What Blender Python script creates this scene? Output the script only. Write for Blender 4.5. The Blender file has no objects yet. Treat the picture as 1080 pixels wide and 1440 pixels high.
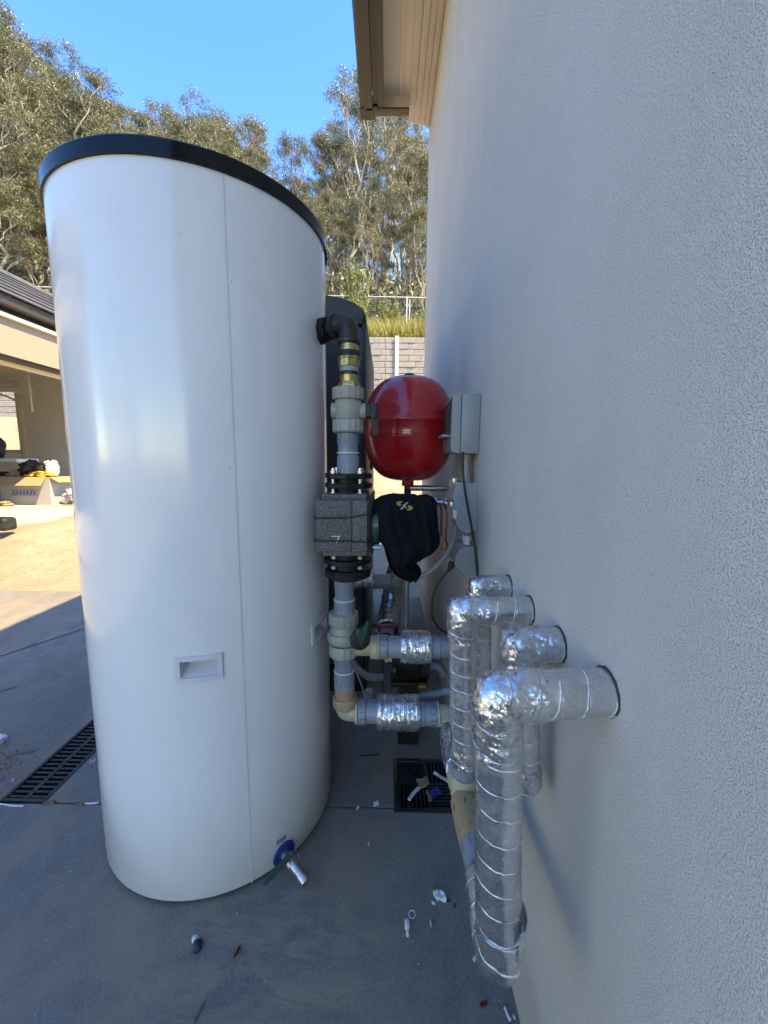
import bpy, bmesh, math, random
from mathutils import Vector, Matrix, noise, bvhtree
from math import sin, cos, pi, radians as R_
random.seed(7)
S = bpy.context.scene
COL = S.collection

# ---------------------------------------------------------------- camera
cam_d = bpy.data.cameras.new('camera')
cam = bpy.data.objects.new('camera', cam_d); COL.objects.link(cam)
cam.location = (0, 0, 1.1)
cam.rotation_euler = (1.4405598, -0.0075034, 0.0090140)
cam_d.sensor_fit = 'HORIZONTAL'; cam_d.sensor_width = 36.0
cam_d.lens = 550.0 / 1080.0 * 36.0
cam_d.clip_start = 0.02; cam_d.clip_end = 2000
S.camera = cam

# ---------------------------------------------------------------- world, sun, exposure
SUN_DIR = Vector((0.65, -0.30, 1.0)).normalized()      # towards the sun
elev = math.asin(SUN_DIR.z); azim = math.atan2(SUN_DIR.x, SUN_DIR.y)
w = bpy.data.worlds.new("World"); S.world = w; w.use_nodes = True
nt = w.node_tree; bg = nt.nodes['Background']
sky = nt.nodes.new('ShaderNodeTexSky'); sky.sky_type = 'NISHITA'
sky.sun_disc = False; sky.sun_elevation = elev; sky.sun_rotation = azim
sky.air_density = 1.0; sky.dust_density = 0.3; sky.ozone_density = 4.0; sky.altitude = 600
hs = nt.nodes.new('ShaderNodeHueSaturation'); hs.inputs['Saturation'].default_value = 1.33; hs.inputs['Hue'].default_value = 0.516; hs.inputs['Value'].default_value = 1.0
nt.links.new(sky.outputs[0], hs.inputs['Color']); nt.links.new(hs.outputs[0], bg.inputs[0]); bg.inputs[1].default_value = 0.15
sd = bpy.data.lights.new('sun', 'SUN'); sd.energy = 2.0; sd.angle = R_(0.53); sd.color = (1.0, 0.95, 0.87)
so = bpy.data.objects.new('sun', sd); COL.objects.link(so)
so.rotation_euler = SUN_DIR.to_track_quat('Z', 'Y').to_euler(); so.location = (5, -3, 12)
S.view_settings.view_transform = 'Standard'; S.view_settings.look = 'None'
S.view_settings.exposure = 2.72; S.view_settings.gamma = 1.0
S.view_settings.use_curve_mapping = False
S.view_settings.use_white_balance = True; S.view_settings.white_balance_temperature = 13500; S.view_settings.white_balance_tint = 5
S.render.engine = 'CYCLES'
S.cycles.max_bounces = 10; S.cycles.diffuse_bounces = 5; S.cycles.glossy_bounces = 5

# ---------------------------------------------------------------- material helpers
def nd(t, kind, **kw):
    n = t.nodes.new(kind)
    for k, v in kw.items():
        if k in n.inputs: n.inputs[k].default_value = v
        else: setattr(n, k, v)
    return n
def ramp(t, fac, stops):
    r = t.nodes.new('ShaderNodeValToRGB'); el = r.color_ramp.elements
    while len(el) < len(stops): el.new(0.5)
    for e, (p, c) in zip(el, stops):
        e.position = p; e.color = tuple(c) + (1,) if len(c) == 3 else c
    t.links.new(fac, r.inputs[0]); return r.outputs[0]
def mixc(t, fac, a, b, mode='MIX'):
    m = t.nodes.new('ShaderNodeMix'); m.data_type = 'RGBA'; m.blend_type = mode
    for s, v in ((m.inputs[0], fac), (m.inputs[6], a), (m.inputs[7], b)):
        if hasattr(v, 'links'): t.links.new(v, s)
        elif isinstance(v, (int, float)): s.default_value = v
        else: s.default_value = tuple(v) + (1,)
    return m.outputs[2]
def math_(t, op, a, b=0.0, c=None):
    m = t.nodes.new('ShaderNodeMath'); m.operation = op
    for s, v in zip(m.inputs, (a, b, c)):
        if v is None: continue
        if hasattr(v, 'links'): t.links.new(v, s)
        else: s.default_value = v
    return m.outputs[0]
def coord(t, scale=(1, 1, 1), kind='Object'):
    tc = t.nodes.new('ShaderNodeTexCoord'); mp = t.nodes.new('ShaderNodeMapping')
    mp.inputs['Scale'].default_value = scale; t.links.new(tc.outputs[kind], mp.inputs[0]); return mp.outputs[0]
def nz(t, vec, scale, detail=4, rough=0.55, dist=0):
    n = nd(t, 'ShaderNodeTexNoise', Scale=scale, Detail=detail, Roughness=rough, Distortion=dist)
    t.links.new(vec, n.inputs['Vector']); return n.outputs[0]
def base(name, color=(.5, .5, .5), rough=.5, metal=0, **kw):
    m = bpy.data.materials.new(name); m.use_nodes = True
    b = m.node_tree.nodes['Principled BSDF']
    b.inputs['Base Color'].default_value = tuple(color) + (1,)
    b.inputs['Roughness'].default_value = rough; b.inputs['Metallic'].default_value = metal
    for k, v in kw.items(): b.inputs[k.replace('_', ' ')].default_value = v
    return m, m.node_tree, b
def bump(t, b, h, dist=0.002, strength=1.0, prev=None):
    n = t.nodes.new('ShaderNodeBump'); n.inputs['Strength'].default_value = strength
    n.inputs['Distance'].default_value = dist; t.links.new(h, n.inputs['Height'])
    if prev: t.links.new(prev, n.inputs['Normal'])
    t.links.new(n.outputs[0], b.inputs['Normal']); return n.outputs[0]
def simple(name, c, rough=.5, metal=0, var=.12, vs=25, bs=0.0, bscale=60, dirt=None, **kw):
    """a plain colour with mottling, wear and a little relief"""
    m, t, b = base(name, c, rough, metal, **kw)
    v = coord(t); n = nz(t, v, vs, 5)
    lo = tuple(x * (1 - var) for x in c); hi = tuple(min(1, x * (1 + var)) for x in c)
    col = ramp(t, n, [(.3, lo), (.7, hi)])
    if dirt:
        n2 = nz(t, v, vs * .35, 6, .7)
        f = ramp(t, n2, [(.5, (0, 0, 0)), (.72, (1, 1, 1))])
        f = math_(t, 'MULTIPLY', f, dirt[1]); col = mixc(t, f, col, dirt[0])
    t.links.new(col, b.inputs['Base Color'])
    r = ramp(t, nz(t, v, vs * 1.7, 4), [(.3, (rough * .8,) * 3), (.7, (min(1, rough * 1.25),) * 3)])
    t.links.new(r, b.inputs['Roughness'])
    if bs: bump(t, b, nz(t, v, bscale, 3), bs)
    return m

# ---------------------------------------------------------------- object helpers
def wloc(p):
    v = Vector((0, 0, 0))
    while p is not None: v += p.location; p = p.parent
    return v
def mesh_of(name, bm, mat, smooth=True, angle=35):
    bm.normal_update(); me = bpy.data.meshes.new(name); bm.to_mesh(me); bm.free()
    for m in (mat if isinstance(mat, (list, tuple)) else [mat]): me.materials.append(m)
    if smooth:
        me.polygons.foreach_set('use_smooth', [True] * len(me.polygons))
        me.set_sharp_from_angle(angle=R_(angle))
    return me
def obj(name, bm, mat, parent=None, label=None, smooth=True, angle=35, world=True):
    if parent is not None and world: bmesh.ops.translate(bm, verts=bm.verts, vec=-wloc(parent))
    o = bpy.data.objects.new(name, mesh_of(name, bm, mat, smooth, angle)); COL.objects.link(o)
    if parent is not None: o.parent = parent
    if label: o['label'] = label
    return o
def struct(name, bm, mat, smooth=False):
    o = obj(name, bm, mat, None, None, smooth); o['kind'] = 'structure'; return o
def thing(name, label, cat, loc=(0, 0, 0), group=None):
    o = bpy.data.objects.new(name, None); COL.objects.link(o); o.location = loc
    o.empty_display_size = .1; o['label'] = label; o['category'] = cat
    if group: o['group'] = group
    return o
def solo(name, label, cat, bm, mat, loc, group=None, smooth=True, angle=35):
    """a thing that is one mesh, given in world coordinates, with its origin at loc"""
    bmesh.ops.translate(bm, verts=bm.verts, vec=-Vector(loc))
    o = obj(name, bm, mat, None, None, smooth, angle); o.location = loc
    o['label'] = label; o['category'] = cat
    if group: o['group'] = group
    return o
def copy_tree(o, parent=None):
    c = o.copy(); COL.objects.link(c); c.parent = parent
    for ch in [x for x in KIDS.get(o.name, [])]: copy_tree(ch, c)
    return c
KIDS = {}
def note_kids(o):
    KIDS[o.name] = [x for x in bpy.data.objects if x.parent == o]
    for x in KIDS[o.name]: note_kids(x)

def B(bm, x0, x1, y0, y1, z0, z1, bev=0, seg=2, mi=0):
    q = bmesh.new(); bmesh.ops.create_cube(q, size=1)
    for v in q.verts:
        v.co = Vector(((x0 + x1) / 2 + v.co.x * (x1 - x0), (y0 + y1) / 2 + v.co.y * (y1 - y0), (z0 + z1) / 2 + v.co.z * (z1 - z0)))
    if bev: bmesh.ops.bevel(q, geom=q.edges[:], offset=bev, segments=seg, affect='EDGES', profile=.5)
    for f in q.faces: f.material_index = mi
    merge(bm, q); return bm
def box(*a, **k): return B(bmesh.new(), *a, **k)
def merge(dst, src):
    me = bpy.data.meshes.new('tmp'); src.to_mesh(me); src.free(); dst.from_mesh(me); bpy.data.meshes.remove(me); return dst
def xf(bm, M):
    bmesh.ops.transform(bm, matrix=M, verts=bm.verts); return bm
def frame(axis):
    a = Vector(axis).normalized(); u = a.cross(Vector((0, 0, 1)))
    if u.length < 1e-3: u = Vector((1, 0, 0))
    u.normalize(); v = a.cross(u); return a, u, v
def lathe(prof, org=(0, 0, 0), axis=(0, 0, 1), seg=40, mod=None, bm=None, caps=True):
    """prof: [(radius, distance along the axis)]; mod(theta, i) multiplies the radius"""
    bm = bm or bmesh.new(); a, u, v = frame(axis); org = Vector(org); rings = []
    for i, (r, h) in enumerate(prof):
        ring = []
        for k in range(seg):
            th = 2 * pi * k / seg; rr = r * (mod(th, i) if mod else 1)
            ring.append(bm.verts.new(org + a * h + (u * cos(th) + v * sin(th)) * rr))
        rings.append(ring)
    for i in range(len(rings) - 1):
        for k in range(seg):
            j = (k + 1) % seg
            bm.faces.new((rings[i][k], rings[i][j], rings[i + 1][j], rings[i + 1][k]))
    if caps:
        bm.faces.new(rings[0][::-1]); bm.faces.new(rings[-1])
    bmesh.ops.recalc_face_normals(bm, faces=bm.faces); return bm
def fillet(pts, rad, n=8):
    pts = [Vector(p) for p in pts]; out = [pts[0]]
    for i in range(1, len(pts) - 1):
        p, q, r = pts[i - 1], pts[i], pts[i + 1]
        d0 = (p - q); d1 = (r - q); rr = min(rad, d0.length * .49, d1.length * .49)
        a = q + d0.normalized() * rr; b = q + d1.normalized() * rr
        for k in range(n + 1):
            s = k / n; out.append((1 - s) ** 2 * a + 2 * s * (1 - s) * q + s * s * b)
    out.append(pts[-1]); return out
def resample(pts, step):
    out = [pts[0].copy()]; acc = 0
    L = sum((pts[i + 1] - pts[i]).length for i in range(len(pts) - 1)); n = max(2, int(L / step)); d = L / n
    i = 0; pos = 0; seg = (pts[1] - pts[0]).length
    for k in range(1, n):
        t = k * d
        while pos + seg < t and i < len(pts) - 2:
            pos += seg; i += 1; seg = (pts[i + 1] - pts[i]).length
        out.append(pts[i].lerp(pts[i + 1], (t - pos) / max(seg, 1e-9)))
    out.append(pts[-1].copy()); return out
def sweep(pts, rad, seg=12, step=None, disp=None, caps=True, bm=None):
    """tube along pts; rad number or f(s); disp(s, th, p, L) adds to the radius; writes UV (s, th)"""
    bm = bm or bmesh.new(); pts = [Vector(p) for p in pts]
    if step: pts = resample(pts, step)
    uvl = bm.loops.layers.uv.verify()
    T = [(pts[min(i + 1, len(pts) - 1)] - pts[max(i - 1, 0)]).normalized() for i in range(len(pts))]
    a, u, v = frame(T[0]); rings = []; s = 0; ss = []
    L = sum((pts[i + 1] - pts[i]).length for i in range(len(pts) - 1))
    for i, p in enumerate(pts):
        if i:
            s += (p - pts[i - 1]).length
            q = T[i - 1].rotation_difference(T[i]); u = q @ u; u = (u - T[i] * u.dot(T[i])).normalized()
        v = T[i].cross(u); ss.append(s); ring = []
        r0 = rad(s / L) if callable(rad) else rad
        for k in range(seg):
            th = 2 * pi * k / seg; d = u * cos(th) + v * sin(th)
            r = r0 + (disp(s, th, p + d * r0, L) if disp else 0)
            ring.append(bm.verts.new(p + d * r))
        rings.append(ring)
    for i in range(len(rings) - 1):
        for k in range(seg):
            j = (k + 1) % seg
            f = bm.faces.new((rings[i][k], rings[i][j], rings[i + 1][j], rings[i + 1][k]))
            for lp, (a_, b_) in zip(f.loops, ((ss[i], k), (ss[i], k + 1), (ss[i + 1], k + 1), (ss[i + 1], k))):
                lp[uvl].uv = (a_, b_ / seg)
    if caps:
        bm.faces.new(rings[0][::-1]); bm.faces.new(rings[-1])
    bmesh.ops.recalc_face_normals(bm, faces=bm.faces); return bm
def grid(fn, us, vs, bm=None):
    bm = bm or bmesh.new(); g = [[bm.verts.new(fn(a, b)) for b in vs] for a in us]
    for i in range(len(us) - 1):
        for j in range(len(vs) - 1):
            bm.faces.new((g[i][j], g[i + 1][j], g[i + 1][j + 1], g[i][j + 1]))
    return bm
def lin(a, b, n): return [a + (b - a) * i / n for i in range(n + 1)]
def sstep(a, b, x):
    t = max(0, min(1, (x - a) / (b - a))); return t * t * (3 - 2 * t)
def poly_prism(pts, n, d, mi=0):
    """pts: loop of 3D points, extruded along n by d"""
    bm = bmesh.new(); n = Vector(n).normalized() * d
    a = [bm.verts.new(Vector(p)) for p in pts]; b = [bm.verts.new(Vector(p) + n) for p in pts]
    bm.faces.new(a[::-1]); bm.faces.new(b)
    for i in range(len(a)):
        j = (i + 1) % len(a); bm.faces.new((a[i], a[j], b[j], b[i]))
    bmesh.ops.recalc_face_normals(bm, faces=bm.faces); return bm
def nutmod(n, amp=.05, duty=.5):
    def f(th, i): return 1 + (amp if (th / (2 * pi) * n) % 1 < duty else 0)
    return f

# ================================================================ MATERIALS
def m_concrete():
    m, t, b = base('broomed_concrete', rough=.85); v = coord(t)
    n1 = nz(t, v, 1.3, 8, .62); n2 = nz(t, v, 14, 6, .7)
    c = ramp(t, n1, [(.32, (.082, .074, .060)), (.5, (.155, .141, .117)), (.68, (.29, .262, .215))])
    c = mixc(t, .55, c, ramp(t, n2, [(.25, (.070, .067, .063)), (.75, (.26, .248, .228))]))
    c = mixc(t, .40, c, ramp(t, nz(t, v, 120, 5, .8), [(.30, (.05, .048, .045)), (.70, (.33, .315, .29))]))
    st = nz(t, coord(t, (2.6, 1.4, 1)), 1.5, 7, .68, .6)                                   # clay dust trodden onto the slab
    c = mixc(t, math_(t, 'MULTIPLY', ramp(t, st, [(.45, (0, 0, 0)), (.66, (1, 1, 1))]), .9), c, (.27, .21, .155))
    for (px_, py_, rad_, colr, k_) in ((-.25, .62, .42, (.34, .26, .18), .8), (-1.42, 1.22, .22, (.26, .12, .07), .9), (-.02, .98, .22, (.26, .19, .13), .55), (-2.1, 2.3, .8, (.36, .31, .25), .5)):
        tcx = t.nodes.new('ShaderNodeTexCoord'); mpx = t.nodes.new('ShaderNodeMapping'); mpx.inputs['Location'].default_value = (-px_ / rad_, -py_ / rad_, 0); mpx.inputs['Scale'].default_value = (1 / rad_, 1 / rad_, 0)
        t.links.new(tcx.outputs['Object'], mpx.inputs[0]); gr = t.nodes.new('ShaderNodeTexGradient'); gr.gradient_type = 'SPHERICAL'; t.links.new(mpx.outputs[0], gr.inputs[0])
        msk = math_(t, 'MULTIPLY', ramp(t, gr.outputs[1], [(0, (0, 0, 0)), (.6, (1, 1, 1))]), ramp(t, nz(t, coord(t, (3, 9, 1)) if k_ > .7 else v, 2.2, 8, .75, .8), [(.42, (0, 0, 0)), (.62, (1, 1, 1))]))
        c = mixc(t, math_(t, 'MULTIPLY', msk, k_), c, colr)
    st2 = nz(t, v, 3.1, 7, .7, .3)
    c = mixc(t, math_(t, 'MULTIPLY', ramp(t, st2, [(.58, (0, 0, 0)), (.70, (1, 1, 1))]), .5), c, (.07, .075, .085))
    sp = nd(t, 'ShaderNodeTexVoronoi', Scale=46.0); t.links.new(v, sp.inputs['Vector'])
    wm = ramp(t, sp.outputs['Distance'], [(.045, (1, 1, 1)), (.075, (0, 0, 0))])
    c = mixc(t, math_(t, 'MULTIPLY', wm, ramp(t, nz(t, v, 7, 3), [(.5, (0, 0, 0)), (.64, (.6,) * 3)])), c, (.5, .5, .48))
    t.links.new(c, b.inputs['Base Color'])
    bc = coord(t, (1, 1, 1)); bc.node.inputs['Rotation'].default_value = (0, 0, -.62)
    b2 = t.nodes.new('ShaderNodeMapping'); b2.inputs['Scale'].default_value = (6, 70, 1); t.links.new(bc, b2.inputs[0]); bc = b2.outputs[0]
    br = nz(t, bc, 1.0, 5, .65, 1.5)
    p = bump(t, b, math_(t, 'MULTIPLY', br, ramp(t, nz(t, v, 2.2, 4), [(.38, (.1,) * 3), (.62, (1, 1, 1))])), .005, .6); p = bump(t, b, nz(t, v, 140, 5, .75), .0030, .9, p); bump(t, b, nz(t, v, 5, 3), .012, .5, p)
    return m
def m_sand():
    m, t, b = base('dry_clay_soil', rough=.95); v = coord(t)
    c = ramp(t, nz(t, v, 1.6, 9, .68), [(.3, (.22, .165, .105)), (.5, (.31, .25, .17)), (.7, (.40, .34, .25))])
    c = mixc(t, .35, c, ramp(t, nz(t, coord(t, (1, 3.5, 1)), 7, 6, .75), [(.3, (.13, .095, .06)), (.7, (.42, .36, .27))]))
    t.links.new(c, b.inputs['Base Color'])
    p = bump(t, b, nz(t, v, 9, 8, .72), .05, .8); bump(t, b, nz(t, v, 90, 5, .7), .008, .9, p)
    return m
def m_render():
    m, t, b = base('textured_wall_render', rough=.9); v = coord(t)
    vs = coord(t, (1, 1, 1.0))
    n = nz(t, vs, 640, 3, .65); n2 = nz(t, vs, 200, 3, .5)
    h = ramp(t, n, [(.34, (0, 0, 0)), (.48, (.8,) * 3), (.66, (1, 1, 1))])
    c = ramp(t, nz(t, v, 2.2, 6), [(.3, (.70, .67, .615)), (.7, (.76, .73, .675))])
    c = mixc(t, ramp(t, n, [(.30, (1, 1, 1)), (.40, (0, 0, 0))]), c, (.56, .53, .47))
    pit = nd(t, 'ShaderNodeTexVoronoi', Scale=55.0); t.links.new(v, pit.inputs['Vector'])
    pm = ramp(t, pit.outputs['Distance'], [(.035, (1, 1, 1)), (.06, (0, 0, 0))])
    pm = math_(t, 'MULTIPLY', pm, ramp(t, nz(t, v, 9, 3), [(.56, (0, 0, 0)), (.6, (1, 1, 1))]))
    c = mixc(t, pm, c, (.12, .11, .10))
    c = mixc(t, math_(t, 'MULTIPLY', ramp(t, nz(t, coord(t, (1, 5, .5)), 1.5, 5), [(.5, (0, 0, 0)), (.8, (1, 1, 1))]), .12), c, (.36, .33, .29))
    sz = t.nodes.new('ShaderNodeSeparateXYZ'); t.links.new(v, sz.inputs[0])
    low = ramp(t, math_(t, 'ADD', sz.outputs[2], math_(t, 'MULTIPLY', nz(t, v, 6, 6, .7), -.22)), [(.0, (1, 1, 1)), (.09, (0, 0, 0))])
    c = mixc(t, math_(t, 'MULTIPLY', low, .38), c, (.40, .32, .24))
    c = mixc(t, math_(t, 'MULTIPLY', ramp(t, nz(t, coord(t, (1, 1.3, 1.8)), 3.2, 5, .6), [(.45, (0, 0, 0)), (.62, (1, 1, 1))]), .10), c, (.48, .46, .43))
    t.links.new(c, b.inputs['Base Color'])
    p = bump(t, b, h, .0013, 1.0); p = bump(t, b, n2, .0012, .7, p); bump(t, b, nz(t, v, 1.4, 3), .03, .6, p)
    return m
def m_foil(name, crinkle, facet, streak=1.0, tint=(.78, .78, .78)):
    m, t, b = base(name, tint, .3, .95)
    uv = t.nodes.new('ShaderNodeUVMap'); sx = t.nodes.new('ShaderNodeSeparateXYZ'); t.links.new(uv.outputs[0], sx.inputs[0])
    v = coord(t)
    wob = math_(t, 'MULTIPLY', math_(t, 'SUBTRACT', nz(t, v, 30, 3), .5), .010)
    ph = math_(t, 'FRACT', math_(t, 'ADD', math_(t, 'DIVIDE', math_(t, 'ADD', sx.outputs[0], wob), .034), math_(t, 'MULTIPLY', sx.outputs[1], 1.0)))
    line = ramp(t, ph, [(0.0, (1, 1, 1)), (.034, (1, 1, 1)), (.046, (0, 0, 0)), (.985, (0, 0, 0)), (1.0, (1, 1, 1))])
    brk = ramp(t, nz(t, v, 42, 4), [(.38, (0, 0, 0)), (.47, (1, 1, 1))])
    ln = math_(t, 'MULTIPLY', math_(t, 'MULTIPLY', line, brk), streak)
    c = ramp(t, nz(t, v, 22, 5), [(.3, tuple(x * .72 for x in tint)), (.7, tint)])
    seam = ramp(t, sx.outputs[1], [(.0, (0, 0, 0)), (.800, (0, 0, 0)), (.804, (1, 1, 1)), (.809, (1, 1, 1)), (.813, (0, 0, 0))])
    c = mixc(t, math_(t, 'MULTIPLY', seam, .8 * streak), c, (.08, .08, .085))
    c = mixc(t, ln, c, (.86, .86, .86)); t.links.new(c, b.inputs['Base Color'])
    t.links.new(math_(t, 'SUBTRACT', .95, math_(t, 'MULTIPLY', ln, .95)), b.inputs['Metallic'])
    rg = ramp(t, nz(t, v, 60, 4), [(.3, (.20,) * 3), (.7, (.36,) * 3)])
    t.links.new(math_(t, 'ADD', rg, math_(t, 'MULTIPLY', ln, .2)), b.inputs['Roughness'])
    wv = t.nodes.new('ShaderNodeVectorMath'); wv.operation = 'ADD'; t.links.new(v, wv.inputs[0])
    nn = nd(t, 'ShaderNodeTexNoise', Scale=45.0, Detail=3.0); t.links.new(v, nn.inputs['Vector'])
    sc = t.nodes.new('ShaderNodeVectorMath'); sc.operation = 'SCALE'; sc.inputs['Scale'].default_value = .022
    t.links.new(nn.outputs[1], sc.inputs[0]); t.links.new(sc.outputs[0], wv.inputs[1])
    last = bump(t, b, nz(t, v, 24, 4, .6), .006 * crinkle, .7)
    last = bump(t, b, nz(t, v, 180, 4, .7, 1.5), .0010 * crinkle, .8, last)
    last = bump(t, b, ramp(t, ph, [(.0, (1, 1, 1)), (.5, (.5,) * 3), (.97, (0, 0, 0)), (1.0, (1, 1, 1))]), .0012, .9, last)
    acc = last
    for scl, k in ((75.0, .38), (190.0, .46), (430.0, .34)):
        vo = nd(t, 'ShaderNodeTexVoronoi', Scale=scl); t.links.new(wv.outputs[0], vo.inputs['Vector'])
        sb = t.nodes.new('ShaderNodeVectorMath'); sb.operation = 'SUBTRACT'; t.links.new(vo.outputs['Color'], sb.inputs[0]); sb.inputs[1].default_value = (.5, .5, .5)
        s2 = t.nodes.new('ShaderNodeVectorMath'); s2.operation = 'SCALE'; s2.inputs['Scale'].default_value = k * facet; t.links.new(sb.outputs[0], s2.inputs[0])
        ad = t.nodes.new('ShaderNodeVectorMath'); ad.operation = 'ADD'; t.links.new(acc, ad.inputs[0]); t.links.new(s2.outputs[0], ad.inputs[1]); acc = ad.outputs[0]
    nm_ = t.nodes.new('ShaderNodeVectorMath'); nm_.operation = 'NORMALIZE'; t.links.new(acc, nm_.inputs[0]); t.links.new(nm_.outputs[0], b.inputs['Normal'])
    return m
def m_speckle():
    m, t, b = base('grainy_foam_shell', rough=.75); v = coord(t)
    vo = nd(t, 'ShaderNodeTexVoronoi', Scale=430.0); t.links.new(v, vo.inputs['Vector'])
    bw = t.nodes.new('ShaderNodeRGBToBW'); t.links.new(vo.outputs['Color'], bw.inputs[0])
    c = ramp(t, bw.outputs[0], [(.15, (.05, .05, .05)), (.5, (.095, .095, .092)), (.85, (.165, .165, .16))])
    t.links.new(c, b.inputs['Base Color']); bump(t, b, vo.outputs['Distance'], .0012, .8); return m
def m_tank():
    m, t, b = base('white_tank_paint', (.62, .63, .64), .16, Coat_Weight=.15, Coat_Roughness=.04); v = coord(t)
    c = ramp(t, nz(t, v, 2.5, 5), [(.3, (.685, .695, .70)), (.7, (.725, .735, .74))])
    vo = nd(t, 'ShaderNodeTexVoronoi', Scale=26.0); t.links.new(v, vo.inputs['Vector'])
    sp = math_(t, 'MULTIPLY', ramp(t, vo.outputs['Distance'], [(.03, (1, 1, 1)), (.05, (0, 0, 0))]), ramp(t, nz(t, v, 5, 3), [(.60, (0, 0, 0)), (.63, (1, 1, 1))]))
    c = mixc(t, sp, c, (.16, .13, .11))
    sm = ramp(t, nz(t, coord(t, (3, 3, 1)), 3, 6, .7), [(.56, (0, 0, 0)), (.75, (1, 1, 1))])
    c = mixc(t, math_(t, 'MULTIPLY', sm, .18), c, (.44, .42, .40))
    t.links.new(c, b.inputs['Base Color'])
    t.links.new(ramp(t, nz(t, v, 6, 6, .7), [(.35, (.09,) * 3), (.7, (.17,) * 3)]), b.inputs['Roughness'])
    p = bump(t, b, nz(t, coord(t, (1, 1, .35)), 3.0, 2), .010, .35); bump(t, b, nz(t, v, 300, 2), .0004, .35, p); return m
def m_leaf(name, stops):
    m, t, b = base(name, rough=.42); g = t.nodes.new('ShaderNodeNewGeometry'); oi = t.nodes.new('ShaderNodeObjectInfo')
    r = math_(t, 'ADD', math_(t, 'MULTIPLY', g.outputs['Random Per Island'], .75), math_(t, 'MULTIPLY', oi.outputs['Random'], .25))
    c = ramp(t, r, stops); t.links.new(c, b.inputs['Base Color'])
    tr = t.nodes.new('ShaderNodeBsdfTranslucent'); t.links.new(c, tr.inputs[0])
    mx = t.nodes.new('ShaderNodeMixShader'); mx.inputs[0].default_value = .25
    t.links.new(b.outputs[0], mx.inputs[1]); t.links.new(tr.outputs[0], mx.inputs[2])
    t.links.new(mx.outputs[0], t.nodes['Material Output'].inputs[0]); return m
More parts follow.
